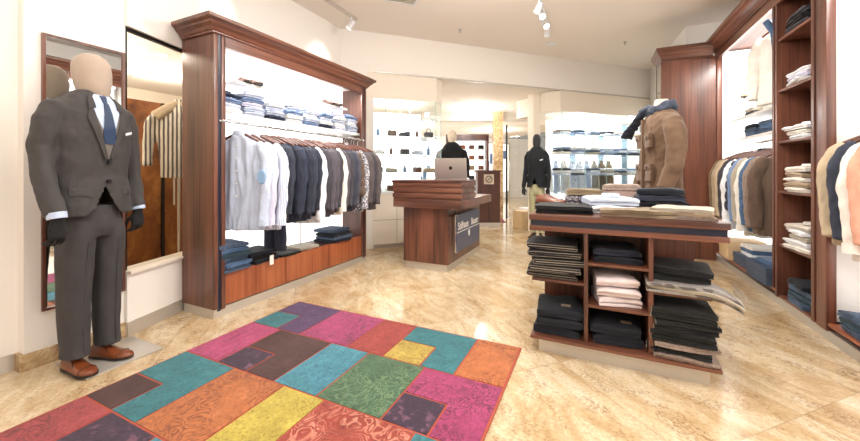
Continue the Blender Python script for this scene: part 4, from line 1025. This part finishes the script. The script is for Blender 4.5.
# shirts in the shelf tower
tn = ['lowest', 'second lowest', 'third lowest', 'third highest', 'second highest', 'highest']
for si, (z, cl, h) in enumerate(zip(TSH, (['denim', 'teal', 'denim', 'denimdk'], ['offwhite', 'white', 'stone', 'white', 'lining'], ['offwhite', 'sand', 'offwhite', 'sand', 'offwhite'], ['white', 'offwhite', 'white'], ['white', 'palelilac', 'white'], ['greyd', 'black', 'greyd']), (.045, .038, .038, .034, .034, .04))):
    for k_, mt in enumerate(cl):
        folded('folded_shirt', '%s folded shirt %s of the pile on the %s tower shelf' % ({'denim': 'denim', 'teal': 'blue', 'denimdk': 'dark blue', 'offwhite': 'off-white', 'white': 'white', 'stone': 'stone', 'sand': 'sand', 'lining': 'cream', 'palelilac': 'lilac', 'greyd': 'grey', 'black': 'black'}[mt], layer_word(k_, len(cl)), tn[si]), 'shirt',
               (1.67+rr.uniform(-.01, .01), 3.93+rr.uniform(-.01, .01), z+.023+k_*h*1.12), .32, .32, h, 3 if si else 2, mt, seed=200+si*10+k_, rz=R(-90+rr.uniform(-7, 7)), group='folded shirts in the shelf tower', extra='collar' if k_ == len(cl)-1 and 0 < si < 5 else None)
# white shelves of the far bay
for (z, y0, n, cl, lb) in ((1.626, 4.92, 3, ['denim', 'jeansblue', 'denim'], 'nearer pile on the lower white shelf'), (1.626, 5.34, 3, ['jeansblue', 'denim', 'denimdk'], 'farther pile on the lower white shelf'), (1.866, 4.85, 2, ['offwhite', 'stone'], 'pile on the middle white shelf'), (1.866, 5.35, 2, ['greyd', 'stone'], 'grey pile on the middle white shelf')):
    for k_ in range(n):
        folded('folded_jeans' if z < 1.75 else 'folded_sweater', '%s folded clothes %s of the %s' % (cname.get(cl[k_], 'faded blue' if z < 1.75 else 'light'), layer_word(k_, n), lb), 'jeans' if z < 1.75 else 'sweater', (1.80, y0, z+k_*.045), .30, .30, .042, 2, cl[k_], seed=300+k_+int(y0*10), rz=R(-90+rr.uniform(-8, 8)), group='folded clothes on the white shelves')
shoe_pair('sand suede ankle boot on the topmost white shelf', (1.78, 5.66, 2.126), R(-60), 'suede', .85, 'ankle boots on the white shelf', boot=.05)
# hanging jacket displayed high in the far bay
t = place('coat', K, (1.64, 4.42, 2.70), R(-50), 'off-white jacket displayed high in the far right bay above the shelves', 'clothes displayed in the right bay', 'offwhite', 'coat', .95); del t['group']
m = MB(); m.tube([(-.10, -.05, 0), (-.05, -.07, -.12), (-.03, -.07, -.3)], [(.03, .04)]*3, 10); m.wrinkle(.01)
o = m.build('scarf', 'jeansblue', loc=(1.57, 4.38, 2.62)); tag(o, 'blue scarf draped over the off-white jacket displayed high in the bay', 'scarf')
# boxes on the deck of the far bay
def gift_box(x0, x1, y0, y1, z0, z1, mt, label, group='boxes on the deck of the right bay'):
    t = thing('gift_box', label, 'box', ((x0+x1)/2, (y0+y1)/2, z0), 0, group)
    w, d, h = (x1-x0)/2, (y1-y0)/2, z1-z0
    MB().box(-w, w, -d, d, 0, h*.78, .003).build('box_body', mt, t); MB().box(-w-.004, w+.004, -d-.004, d+.004, h*.55, h, .003).build('box_lid', mt, t); return t
gift_box(1.46, 1.90, 4.30, 4.78, .131, .30, 'box', 'slate blue lidded box nearest the shelf tower on the deck')
gift_box(1.50, 1.88, 4.86, 5.30, .131, .26, 'box', 'slate blue lidded box behind the front box on the deck')
gift_box(1.48, 1.84, 5.40, 5.74, .131, .36, 'cardb', 'pale box at the far end of the right deck')
for i, mt in enumerate(['white', 'jeansblue', 'offwhite']):
    folded('folded_jeans', ['white', 'blue', 'off-white'][i]+' folded trousers '+layer_word(i, 3)+' of the pile on the farther box', 'trousers', (1.68, 5.06, .263+i*.042), .3, .3, .038, 2, mt, seed=330+i, rz=R(-90))
for i, mt in enumerate(['denim', 'teal', 'denim']):
    folded('folded_jeans', ['grey-blue', 'blue', 'dark blue'][i]+' folded jeans '+layer_word(i, 3)+' of the pile at the right photo edge', 'jeans', (1.68, 3.20, .131+i*.048), .32, .34, .045, 2, mt, seed=340+i, rz=R(-90+i*4))
folded('folded_shawl', 'blue folded jeans lying on the front blue box in the right bay', 'jeans', (1.64, 4.50, .303), .28, .3, .05, 2, 'jeansblue', seed=351, rz=R(-85)).name = 'folded_jeans'
# ------------------------------------------------------------------ glass vitrines on the shopfront line
def dthing(name, label, cat, s, t, z=0, group=None): return thing(name, label, cat, D(s, t, z), R(45), group)
def bottle_(m, x, y, z, h, r): m.lathe([(r, 0), (r, h*.6), (r*.4, h*.72), (r*.4, h*.98), (r*.1, h)], (x, y, z), 8)
vl = dthing('glass_vitrine', 'cream and glass display vitrine left of the passage opening, behind the till', 'cabinet', .85, .4)
def local(m): return m
MB().box(-.62, .60, -.40, .55, .06, .86, .004).build('base_cabinet', 'cream', vl, smooth=False)
MB().box(-.60, .58, -.38, .53, 0, .06).build('plinth', 'steel', vl, smooth=False)
m = MB()
for x in (-.22, .19): m.box(x-.002, x+.002, -.403, -.398, .08, .85)
m.box(-.6, .58, -.403, -.398, .44, .444); m.build('door_joint', 'dark', vl, smooth=False)
MB().box(-.63, .61, -.41, .56, .86, .89, .003).build('base_top', 'white', vl, smooth=False)
MB().prism([(-.70, -.40), (.46, -.40), (.60, -.28), (.60, .6), (-.70, .6)], 2.36, BH-.01).build('fascia', 'cream', vl, smooth=False)
for a, b in (((-.62, -.39), (.0, -.39)), ((.0, -.39), (.45, -.39)), ((.45, -.39), (.59, -.27)), ((.59, -.27), (.59, .54))):
    m = MB(); seg(m, a, b, .89, 2.36, .008); m.build('glass_pane', 'glass', vl, smooth=False)
m = MB()
for x, y in ((.0, -.392), (.45, -.392), (.59, -.27), (-.4, -.392)): m.box(x-.004, x+.004, y-.004, y+.004, .89, 2.36)
m.build('glass_joint', 'glassedge', vl, smooth=False)
for z in (1.18, 1.48, 1.78, 2.08):
    MB().prism([(-.60, -.36), (.43, -.36), (.56, -.25), (.56, .5), (-.60, .5)], z, z+.010).build('glass_shelf', 'glass', vl, smooth=False)
rr = random.Random(21)
for si, z in enumerate((.891, 1.191, 1.491, 1.791)):
    for k_ in range(5):
        x = -.48+k_*.22; y = -.2+rr.uniform(-.04, .04); c0 = D(.85+x, .4+y, z)
        kind = (si+k_) % 3
        if kind == 0:
            m = MB(); bottle_(m, 0, 0, 0, .13+rr.uniform(0, .05), .028); o = m.build('flacon', ['white', 'khaki', 'lblue'][k_ % 3] if False else 'leathdk' if k_ % 2 else 'boardblue', loc=c0)
            tag(o, 'small %s flacon on the %s glass level of the left vitrine' % ('brown' if k_ % 2 else 'blue', ['lowest', 'second', 'third', 'top'][si]), 'bottle', 'goods in the left vitrine')
        elif kind == 1:
            m = MB(); m.box(-.07, .07, -.05, .05, 0, .09, .01); o = m.build('small_handbag', 'leathdk' if k_ % 2 else 'black', loc=c0, rz=R(45))
            m = MB(); m.tube([(-.04, 0, .088), (-.03, 0, .14), (0, 0, .155), (.03, 0, .14), (.04, 0, .088)], .006, 6); m.build('handle', 'leathdk', o)
            tag(o, 'small %s handbag on the %s glass level of the left vitrine' % ('brown' if k_ % 2 else 'black', ['lowest', 'second', 'third', 'top'][si]), 'bag', 'goods in the left vitrine')
        else:
            m = folded_mesh('s', .16, .16, .07, 4, 'white', seed=500+si*5+k_); o = m.build('folded_scarf', ['white', 'stone', 'navy', 'paleblue', 'sand'][k_], loc=c0, rz=R(45))
            tag(o, '%s folded scarf on the %s glass level of the left vitrine' % (['white', 'stone', 'navy', 'pale blue', 'sand'][k_], ['lowest', 'second', 'third', 'top'][si]), 'scarf', 'goods in the left vitrine')
MB().box(-.6, .5, .56, .58, .9, 2.3).build('back_panel', 'lit', vl, smooth=False)

vr = dthing('glass_vitrine', 'long glass display vitrine right of the opening, filled with shirts', 'cabinet', 5.35, .55)
MB().prism([(-1.45, -.54), (1.9, -.54), (1.9, .6), (-1.65, .6), (-1.65, -.34)], 0, .42).build('base_cabinet', 'white', vr, smooth=False)
MB().prism([(-1.5, -.55), (1.95, -.55), (1.95, .62), (-1.70, .62), (-1.70, -.35)], 2.37, BH-.01).build('fascia', 'cream', vr, smooth=False)
for i in range(6):
    x0 = -1.45+i*.56; m = MB(); seg(m, (x0, -.53), (x0+.55, -.53), .42, 2.37, .008); m.build('glass_pane', 'glass', vr, smooth=False)
m = MB(); seg(m, (-1.66, -.32), (-1.46, -.53), .42, 2.37, .008); m.build('glass_pane', 'glass', vr, smooth=False)
m = MB()
for i in range(7): m.box(-1.458+i*.56, -1.452+i*.56, -.535, -.525, .42, 2.37)
m.build('glass_joint', 'glassedge', vr, smooth=False)
MB().box(-.95, 1.9, .56, .585, .42, 2.37).build('back_panel', 'lampw', vr, smooth=False)  # glowing panel added to make the vitrine interior bright
for x in (-.3, .55, 1.3): MB().box(x, x+.16, .545, .559, .42, 2.37).build('blue_strip', 'paleboard', vr, smooth=False)
for z in (1.12, 1.55, 1.95):
    MB().box(-1.42, 1.88, -.48, .45, z, z+.012).build('glass_shelf', 'glass', vr, smooth=False)
cl8 = ['white', 'paleblue', 'navy', 'bluecheck', 'stone', 'lblue', 'offwhite', 'denim']
cw8 = ['white', 'pale blue', 'navy', 'blue checked', 'stone', 'light blue', 'off-white', 'denim']
small = {}
rr = random.Random(30)
lv = ['base', 'lower glass shelf', 'middle glass shelf', 'top glass shelf']
for si, (z, nk) in enumerate(((.421, 3), (1.133, 3), (1.563, 3), (1.963, 2))):
    for k_ in range(8):
        if si == 0 and k_ % 2: continue
        for j_ in range(nk):
            ci = (si*3+k_*2+j_*3+rr.randint(0, 2)) % 8
            c0 = D(5.35-1.2+k_*.38, .55-.22, z+j_*.05)
            lb = '%s folded shirt %s of the %s pile on the %s, right vitrine' % (cw8[ci], layer_word(j_, nk).replace(' from bottom', ''), pn[k_].replace('nearest', 'leftmost').replace('farthest', 'rightmost'), lv[si])
            if ci not in small:
                o = folded('folded_shirt', lb, 'shirt', c0, .26, .26, .046, 3, cl8[ci], seed=400+ci, rz=R(45), group='folded shirts in the right vitrine'); small[ci] = o
            else: dup(small[ci], c0, R(45+rr.uniform(-6, 6)), lb, 'folded shirts in the right vitrine')
for k_ in range(9):
    key = 'shirt'; mt = ['white', 'paleblue', 'offwhite', 'bluecheck', 'white', 'paleblue', 'stone', 'khaki', 'sand'][k_]
    d_ = place('shirt', SH, D(4.3+k_*.22, .95, 1.52), R(45+60+rr.uniform(-8, 8)), '%s shirt hanging in the right vitrine, %s from the left' % ({'white': 'white', 'paleblue': 'pale blue', 'offwhite': 'off-white', 'bluecheck': 'blue checked', 'stone': 'stone', 'khaki': 'khaki', 'sand': 'sand'}[mt], ['first', 'second', 'third', 'fourth', 'fifth', 'sixth', 'seventh', 'eighth', 'ninth'][k_]), 'shirts hanging in the right vitrine', mt, 'shirt', .85)
MB().box(-1.3, 1.8, .38, .40, 1.522, 1.532).build('hanging_rail', 'chrome', vr, smooth=False)

# cream column with dark glass joint at the edge of the opening
cl = MB(); cl.prism([D(3.54, .42)[:2], D(3.64, .34)[:2], D(3.64, .60)[:2], D(3.54, .60)[:2]], 0, BH-.001); struct('column_cream', cl, 'cream')
# dark-skinned shop dummy in navy blazer
mannequin('blazer_mannequin', 'black faceless mannequin in a dark navy blazer and olive chinos by the passage', (-.95, 6.66, .0), R(-6), 'blackmat', 'blackjacket', 'chino', 'blackjacket', None, 'blackmat', 'leathdk', None, k=.955, slim=.86)
t = thing('wooden_cube', 'pale wooden display cube on the floor left of the black mannequin', 'box', (-1.36, 7.62, 0), R(45)); MB().box(-.16, .16, -.16, .16, .0, .36, .004).build('cube_body', 'cardb', t); MB().box(-.165, .165, -.165, .165, .36, .375, .003).build('cube_top', 'cardb', t)

# ------------------------------------------------------------------ the mall passage beyond
struct('ceiling_mall', MB().prism([D(-.5, .18)[:2], D(8.2, .18)[:2], D(8.2, 9)[:2], D(-3.5, 9)[:2], D(-3.5, .18)[:2]], BH+.0, BH+.1), 'ceil')
# dark beam over the glass doors
bm_ = MB(); bm_.prism([(-4.1, 8.24), (-1.3, 9.56), (-1.36, 9.70), (-4.16, 8.38)], 2.55, BH); o = struct('trim_2', bm_, 'steel')
def stone_col(s, t, w, name='column_stone'):
    struct(name, MB().prism([D(s-w, t-w)[:2], D(s+w, t-w)[:2], D(s+w, t+w)[:2], D(s-w, t+w)[:2]], 0, BH), 'marble')
struct('column_stone', MB().prism([(-2.36, 8.96), (-2.14, 9.06), (-2.24, 9.26), (-2.46, 9.16)], 0, BH), 'marble')
mb_ = MB(); mb_.prism([D(-3.5, 8.8)[:2], D(9.5, 8.8)[:2], D(9.5, 8.9)[:2], D(-3.5, 8.9)[:2]], 0, BH); struct('wall_mall', mb_, 'wall_cool')
mb_ = MB(); mb_.prism([D(-3.5, .3)[:2], D(-3.4, .3)[:2], D(-3.4, 8.9)[:2], D(-3.5, 8.9)[:2]], 0, BH); struct('wall_mall_left', mb_, 'wall_cool')
# glass door leaves with dark stiles
t = dthing('glass_door', 'glass passage door with dark upright frame and steel pull handle', 'door', 0, 0); t.location = (-1.80, 9.20, 0); t.rotation_euler.z = R(25)
for x in (-.30, .28): MB().box(x, x+.035, -.03, .03, 0, 2.42).build('stile', 'dark', t, smooth=False)
MB().box(-.265, .28, -.005, .005, .03, 2.42).build('glass_pane', 'glassdim', t, smooth=False); MB().tube([(-.22, -.06, .9), (-.22, -.06, 1.5)], .014).build('pull_handle', 'chrome', t)
for x in (-.22,): pass
dup(t, (-1.17, 9.50, 0), R(25), 'second glass passage door, farther right behind the black mannequin')
# shop across the passage: lit shelf unit
t = dthing('shelf_unit', 'dark brown lit shelf unit with bags across the passage, behind the till', 'shelf', 0, 0); t.location = (-3.42, 9.88, 0); t.rotation_euler.z = R(25)
m = MB(); m.box(-.62, -.55, -.2, .2, 0, 2.25); m.box(.55, .62, -.2, .2, 0, 2.25); m.box(-.62, .62, -.2, .2, 2.13, 2.30); m.build('frame', 'wooddk', t, smooth=False)
MB().box(-.55, .55, .18, .2, .1, 2.13).build('back_panel', 'lit', t, smooth=False)
for z in (.5, .95, 1.25, 1.55, 1.85): MB().box(-.55, .55, -.18, .18, z, z+.02).build('shelf', 'white', t, smooth=False)
for si, z in enumerate((.97, 1.27, 1.57, 1.87)):
    for k_ in range(4):
        q_ = -.4+k_*.27; c0 = (-3.42+q_*.906+.03, 9.88+q_*.423-.07, z); mt = ['leather', 'leathdk', 'black', 'khaki'][(si+k_) % 4]
        m = MB(); m.box(-.075, .075, -.05, .05, 0, .12, .012); o = m.build('handbag', mt, loc=c0, rz=R(45))
        m = MB(); m.tube([(-.04, 0, .118), (-.03, 0, .17), (0, 0, .185), (.03, 0, .17), (.04, 0, .118)], .007, 6); m.build('handle', mt, o)
        tag(o, '%s handbag, %s from the left on the %s lit shelf across the passage' % ({'leather': 'tan', 'leathdk': 'brown', 'black': 'black', 'khaki': 'khaki'}[mt], ['first', 'second', 'third', 'last'][k_], ['lowest', 'second', 'third', 'top'][si]), 'bag', 'bags on the lit shelves')
# bust with dark jacket behind the computer
t = dthing('beige_bust', 'beige-headed mannequin in a black jacket beyond the till computer', 'mannequin', 0, 0); t.location = (-2.57, 6.53, 0); t.rotation_euler.z = R(20)
m = MB(); m.loft([ell(a, b, z+.06) for z, a, b in TORSO])
for s in (-1, 1): m.tube([(s*.16, 0, 1.64), (s*.24, 0, 1.58), (s*.29, .0, 1.38), (s*.30, -.02, 1.08)], [(.05, .07), (.065, .08), (.06, .07), (.052, .06)], 16, up=(1, 0, 0))
m.fuse('jacket', 'black', t, .016, 3, .01)
m = MB(); m.loft([ell(a, b, z+.06, 0, cy, 24, 2.1) for z, a, b, cy in [(1.66, .060, .062, 0), (1.73, .060, .068, -.008), (1.79, .086, .110, -.016), (1.86, .095, .121, -.008), (1.93, .084, .108, -.002), (1.97, .04, .05, 0), (1.979, .006, .008, 0)]]); m.build('head', 'linenl', t)
MB().cyl((0, 0, .02), (0, 0, 1.05), .016).build('pole', 'chrome', t); MB().lathe([(.01, 0), (.18, 0), (.18, .012), (.02, .03)]).build('base', 'steel', t)
# low dark cabinet with a clock-like plate
t = dthing('side_cabinet', 'low dark brown cabinet across the passage right of the till', 'cabinet', 0, 0); t.location = (-2.14, 7.75, 0); t.rotation_euler.z = R(25)
m = MB(); m.box(-.30, .20, -.2, .2, .08, 1.20); m.build('body', 'wooddk', t, smooth=False); MB().box(-.33, .23, -.22, .22, 1.20, 1.24, .004).build('top', 'wooddk', t, smooth=False); MB().box(-.31, .21, -.21, .21, 0, .08).build('plinth', 'steel', t, smooth=False)
for x in (-.27, -.03): MB().box(x, x+.20, -.205, -.19, .14, .68).build('door', 'leathdk', t, smooth=False)
t = dthing('round_emblem_plaque', 'square cream plaque with a dark round emblem on the low dark cabinet front', 'plaque', 0, 0); t.location = (-2.10, 7.545, .93); t.rotation_euler.z = R(25)
MB().box(-.11, .11, -.012, 0, 0, .22).build('plate', 'linenl', t, smooth=False)
m = MB(); m.tube([(.07*math.cos(2*PI*i/20), -.016, .11+.07*math.sin(2*PI*i/20)) for i in range(21)], .008, 6); m.tube([(-.04, -.016, .07), (.04, -.016, .15)], .007, 6); m.build('emblem', 'dark', t)
o = MB().prism([D(2.65, 2.35)[:2], D(3.75, 1.75)[:2], D(4.0, 2.35)[:2], D(2.9, 2.9)[:2]], .001, .012).build('red_mat', 'red', smooth=False); tag(o, 'dark red doormat on the floor of the passage beyond the till', 'mat')
# bright shop windows at the far side of the passage
for i, (s, w, z0, z1) in enumerate(((-1.2, 1.5, .25, 2.3), (.7, 1.3, .25, 2.3), (2.4, 1.2, .25, 2.45), (4.3, 1.1, .3, 2.5), (5.9, 1.2, .3, 2.5), (7.6, 1.3, .3, 2.5))):
    t = dthing('shop_window', 'bright lit shop window across the passage, %s from the left' % ['first', 'second', 'third', 'fourth', 'fifth', 'last'][i], 'shop window', s, 8.72, 0, 'lit shop windows across the passage')
    MB().box(-w/2, w/2, 0, .05, z0, z1).build('lit_back', 'lampw', t, smooth=False)
    m = MB()
    for x in (-w/2-.04, w/2): m.box(x, x+.04, -.06, .05, 0, z1+.05)
    m.box(-w/2-.04, w/2+.04, -.06, .05, z1, z1+.05); m.build('frame', 'steel', t, smooth=False)
    m = MB(); q = random.Random(i)
    for j_ in range(5): x = -w/2+.1+j_*(w-.2)/5; z = q.uniform(z0, z1-.6); m.box(x, x+w/7, -.02, 0, z, z+q.uniform(.15, .5))
    m.build('display_board', 'boardblue' if i > 1 else 'leathdk', t, smooth=False)
for i, (s, t_) in enumerate(((2.3, 1.6), (2.9, 2.1), (1.2, 2.4), (4.2, 2.2), (5.5, 3), (.3, 1.8))):
    c0 = D(s, t_, BH-.012)
    if i == 0:
        dl = thing('ceiling_downlight', 'round recessed downlight in the passage ceiling beyond the bulkhead', 'downlight', c0, 0, 'downlights in the passage ceiling')
        MB().lathe([(.075, 0), (.075, .011), (.055, .011), (.055, 0)]).build('ring', 'white', dl); MB().lathe([(.055, .003), (.055, .010)]).build('lamp_disc', 'lamp', dl)
    else: dup(dl, c0)
for s, t_, e in ((1.0, 2.0, 60), (3.2, 2.2, 60), (5.6, 2.6, 70), (2.5, 6, 110), (6, 6, 110), (7.5, 2, 60)):
    point('passage_lamp', D(s, t_, 2.55), e, (1, .96, .9), .12)
point('vitrine_lamp', D(.8, .3, 2.25), 20, (1, .97, .93)); area('vitrine_strip', D(5.3, .12, 2.34), 45, 2.6, .06, (R(25), 0, R(45)), (1, .98, .96)); point('vitrine_lamp', D(4.7, .4, 2.25), 22, (1, .97, .95)); point('vitrine_lamp', D(6.1, .4, 2.25), 22, (1, .97, .95))  # the area light is unseen fill, added to brighten the right vitrine

# ------------------------------------------------------------------ ceiling fittings
def spotlight(loc, to, label, group, e=0):
    t = thing('track_spotlight', label, 'spotlight', loc, 0, group)
    d_ = (Vector(to)-Vector(loc)).normalized(); q = d_.to_track_quat('-Z', 'Y').to_matrix().to_4x4()
    MB().cyl((0, 0, 0), (0, 0, -.07), .012).build('stem', 'white', t)
    m = MB(); m.lathe([(.028, .05), (.034, .045), (.040, -.05), (.046, -.07), (.042, -.07), (.030, -.045)], n=20); m.xform(Matrix.Translation((0, 0, -.10)) @ q); m.build('lamp_head', 'white', t)
    m = MB(); m.lathe([(.030, -.046), (.030, -.050)], n=16); m.xform(Matrix.Translation((0, 0, -.10)) @ q); m.build('lamp_glass', 'lamp', t)
    if e: spot('spot_light', tuple(Vector(loc)+Vector((0, 0, -.10))+d_*.09), to, e, 50)
o = MB().box(-3.06, -3.03, 1.2, 4.05, 3.345, H-.001).build('light_track', 'steel', smooth=False); tag(o, 'thin grey lighting track on the ceiling above the left cabinet', 'track')
spotlight((-3.045, 3.93, 3.345), (-3.50, 3.72, 2.6), 'white spotlight at the far end of the thin left track', 'spotlights on the left track', 45)
spotlight((-3.045, 2.35, 3.345), (-3.40, 2.3, 2.6), 'white spotlight on the near part of the left track', 'spotlights on the left track', 40)
o = MB().box(-.635, -.60, 4.3, 5.6, 3.345, H-.001).build('light_track', 'white', smooth=False); tag(o, 'short white lighting track in the middle of the ceiling', 'track')
for i, y_ in enumerate((4.5, 4.72, 5.05, 5.35)):
    spotlight((-.617, y_, 3.345), [(-1.8, 4.2, .5), (.3, 3.0, .9), (.6, 3.8, 1.3), (-.9, 6.4, .8)][i], 'white spotlight, %s of the cluster on the middle ceiling track' % ['nearest', 'second', 'third', 'farthest'][i], 'spotlights on the middle track', 90)
t = thing('ceiling_vent', 'square white slatted air vent in the ceiling near the top edge', 'vent', (-2.12, 3.75, H-.012), R(45))
m = MB()
for s in (-1, 1): m.box(-.21, .21, s*.20-.012, s*.20+.012, 0, .011); m.box(s*.20-.012, s*.20+.012, -.21, .21, 0, .011)
m.build('frame', 'white', t, smooth=False); m = MB()
for i in range(9): m.box(-.19, .19, -.17+i*.042, -.155+i*.042, 0.002, .009)
m.build('slats', 'stone', t, smooth=False)
sp = thing('sprinkler', 'small sprinkler head on the ceiling left of the spotlights', 'sprinkler', (-1.86, 5.05, H-.045)); MB().lathe([(.028, .045), (.028, .038), (.010, .034), (.010, .012), (.022, .006), (.022, .002), (.004, 0)]).build('head', 'chrome', sp)
dup(sp, (.47, 6.7, H-.045), 0, 'small sprinkler head on the ceiling near the right-hand wall')
t = thing('smoke_detector', 'flat round white detector on the ceiling beyond the spotlights', 'detector', (-.66, 6.25, H-.03)); MB().lathe([(.09, .029), (.09, .012), (.06, 0), (.001, 0)]).build('housing', 'white', t)

# ------------------------------------------------------------------ light
w = bpy.data.worlds.new('world'); scn.world = w; w.use_nodes = True
w.node_tree.nodes['Background'].inputs[0].default_value = (1, .95, .88, 1); w.node_tree.nodes['Background'].inputs[1].default_value = .3
for x_, y_ in ((-1.9, .6), (0, .6), (-1.9, 2.2), (0, 2.2), (-.6, -1.2)):
    area('ceiling_panel', (x_, y_, H-.03), 13 if x_ < -1.5 and y_ > 0 else 28, .6, .6)  # area lights without a fitting, added out of view as fill
point('room_lamp', (-.6, 3.0, 2.95), 70, (1, .965, .92), .15); point('room_lamp', (-.8, -.6, 2.9), 30, (1, .965, .92), .15)  # unseen fill points, added to brighten the ceiling
for y_ in (2.3, 2.9, 3.5): area('cabinet_strip', (-2.90, y_, 2.25), 9, .08, .5, (0, R(-18), 0), (1, .97, .93))
for y_ in (4.6, 5.3): area('cabinet_strip', (1.62, y_, 2.70), 11, .08, .6, (0, R(18), 0), (1, .97, .93))
area('cabinet_strip', (1.62, 2.8, 2.70), 12, .08, 1.0, (0, R(18), 0), (1, .97, .93))
spot('spot_light', (-.6, 2.2, 3.2), (-2.75, 2.6, .5), 80, 55); spot('spot_light', (-.6, 3.2, 3.2), (-2.7, 3.4, .5), 70, 55)  # this and the following spots have no fitting; added out of view
spot('spot_light', (-1.0, 1.0, 3.2), (-2.7, 1.15, 1.0), 22, 45)
spot('spot_light', (.2, 1.4, 3.2), (.2, 2.5, .7), 30, 50)
spot('spot_light', (-.2, 3.9, 3.2), (1.5, 4.6, .8), 70, 60)
spot('spot_light', (-1.4, 2.6, 3.2), (-1.6, 3.9, .5), 50, 60)

scn.view_settings.view_transform = 'Standard'; scn.view_settings.look = 'None'; scn.view_settings.gamma = 1; scn.view_settings.use_curve_mapping = False
scn.view_settings.exposure = .12
scn.cycles.use_denoising = True
scn.cycles.max_bounces = 8; scn.cycles.transparent_max_bounces = 16; scn.cycles.sample_clamp_indirect = 4
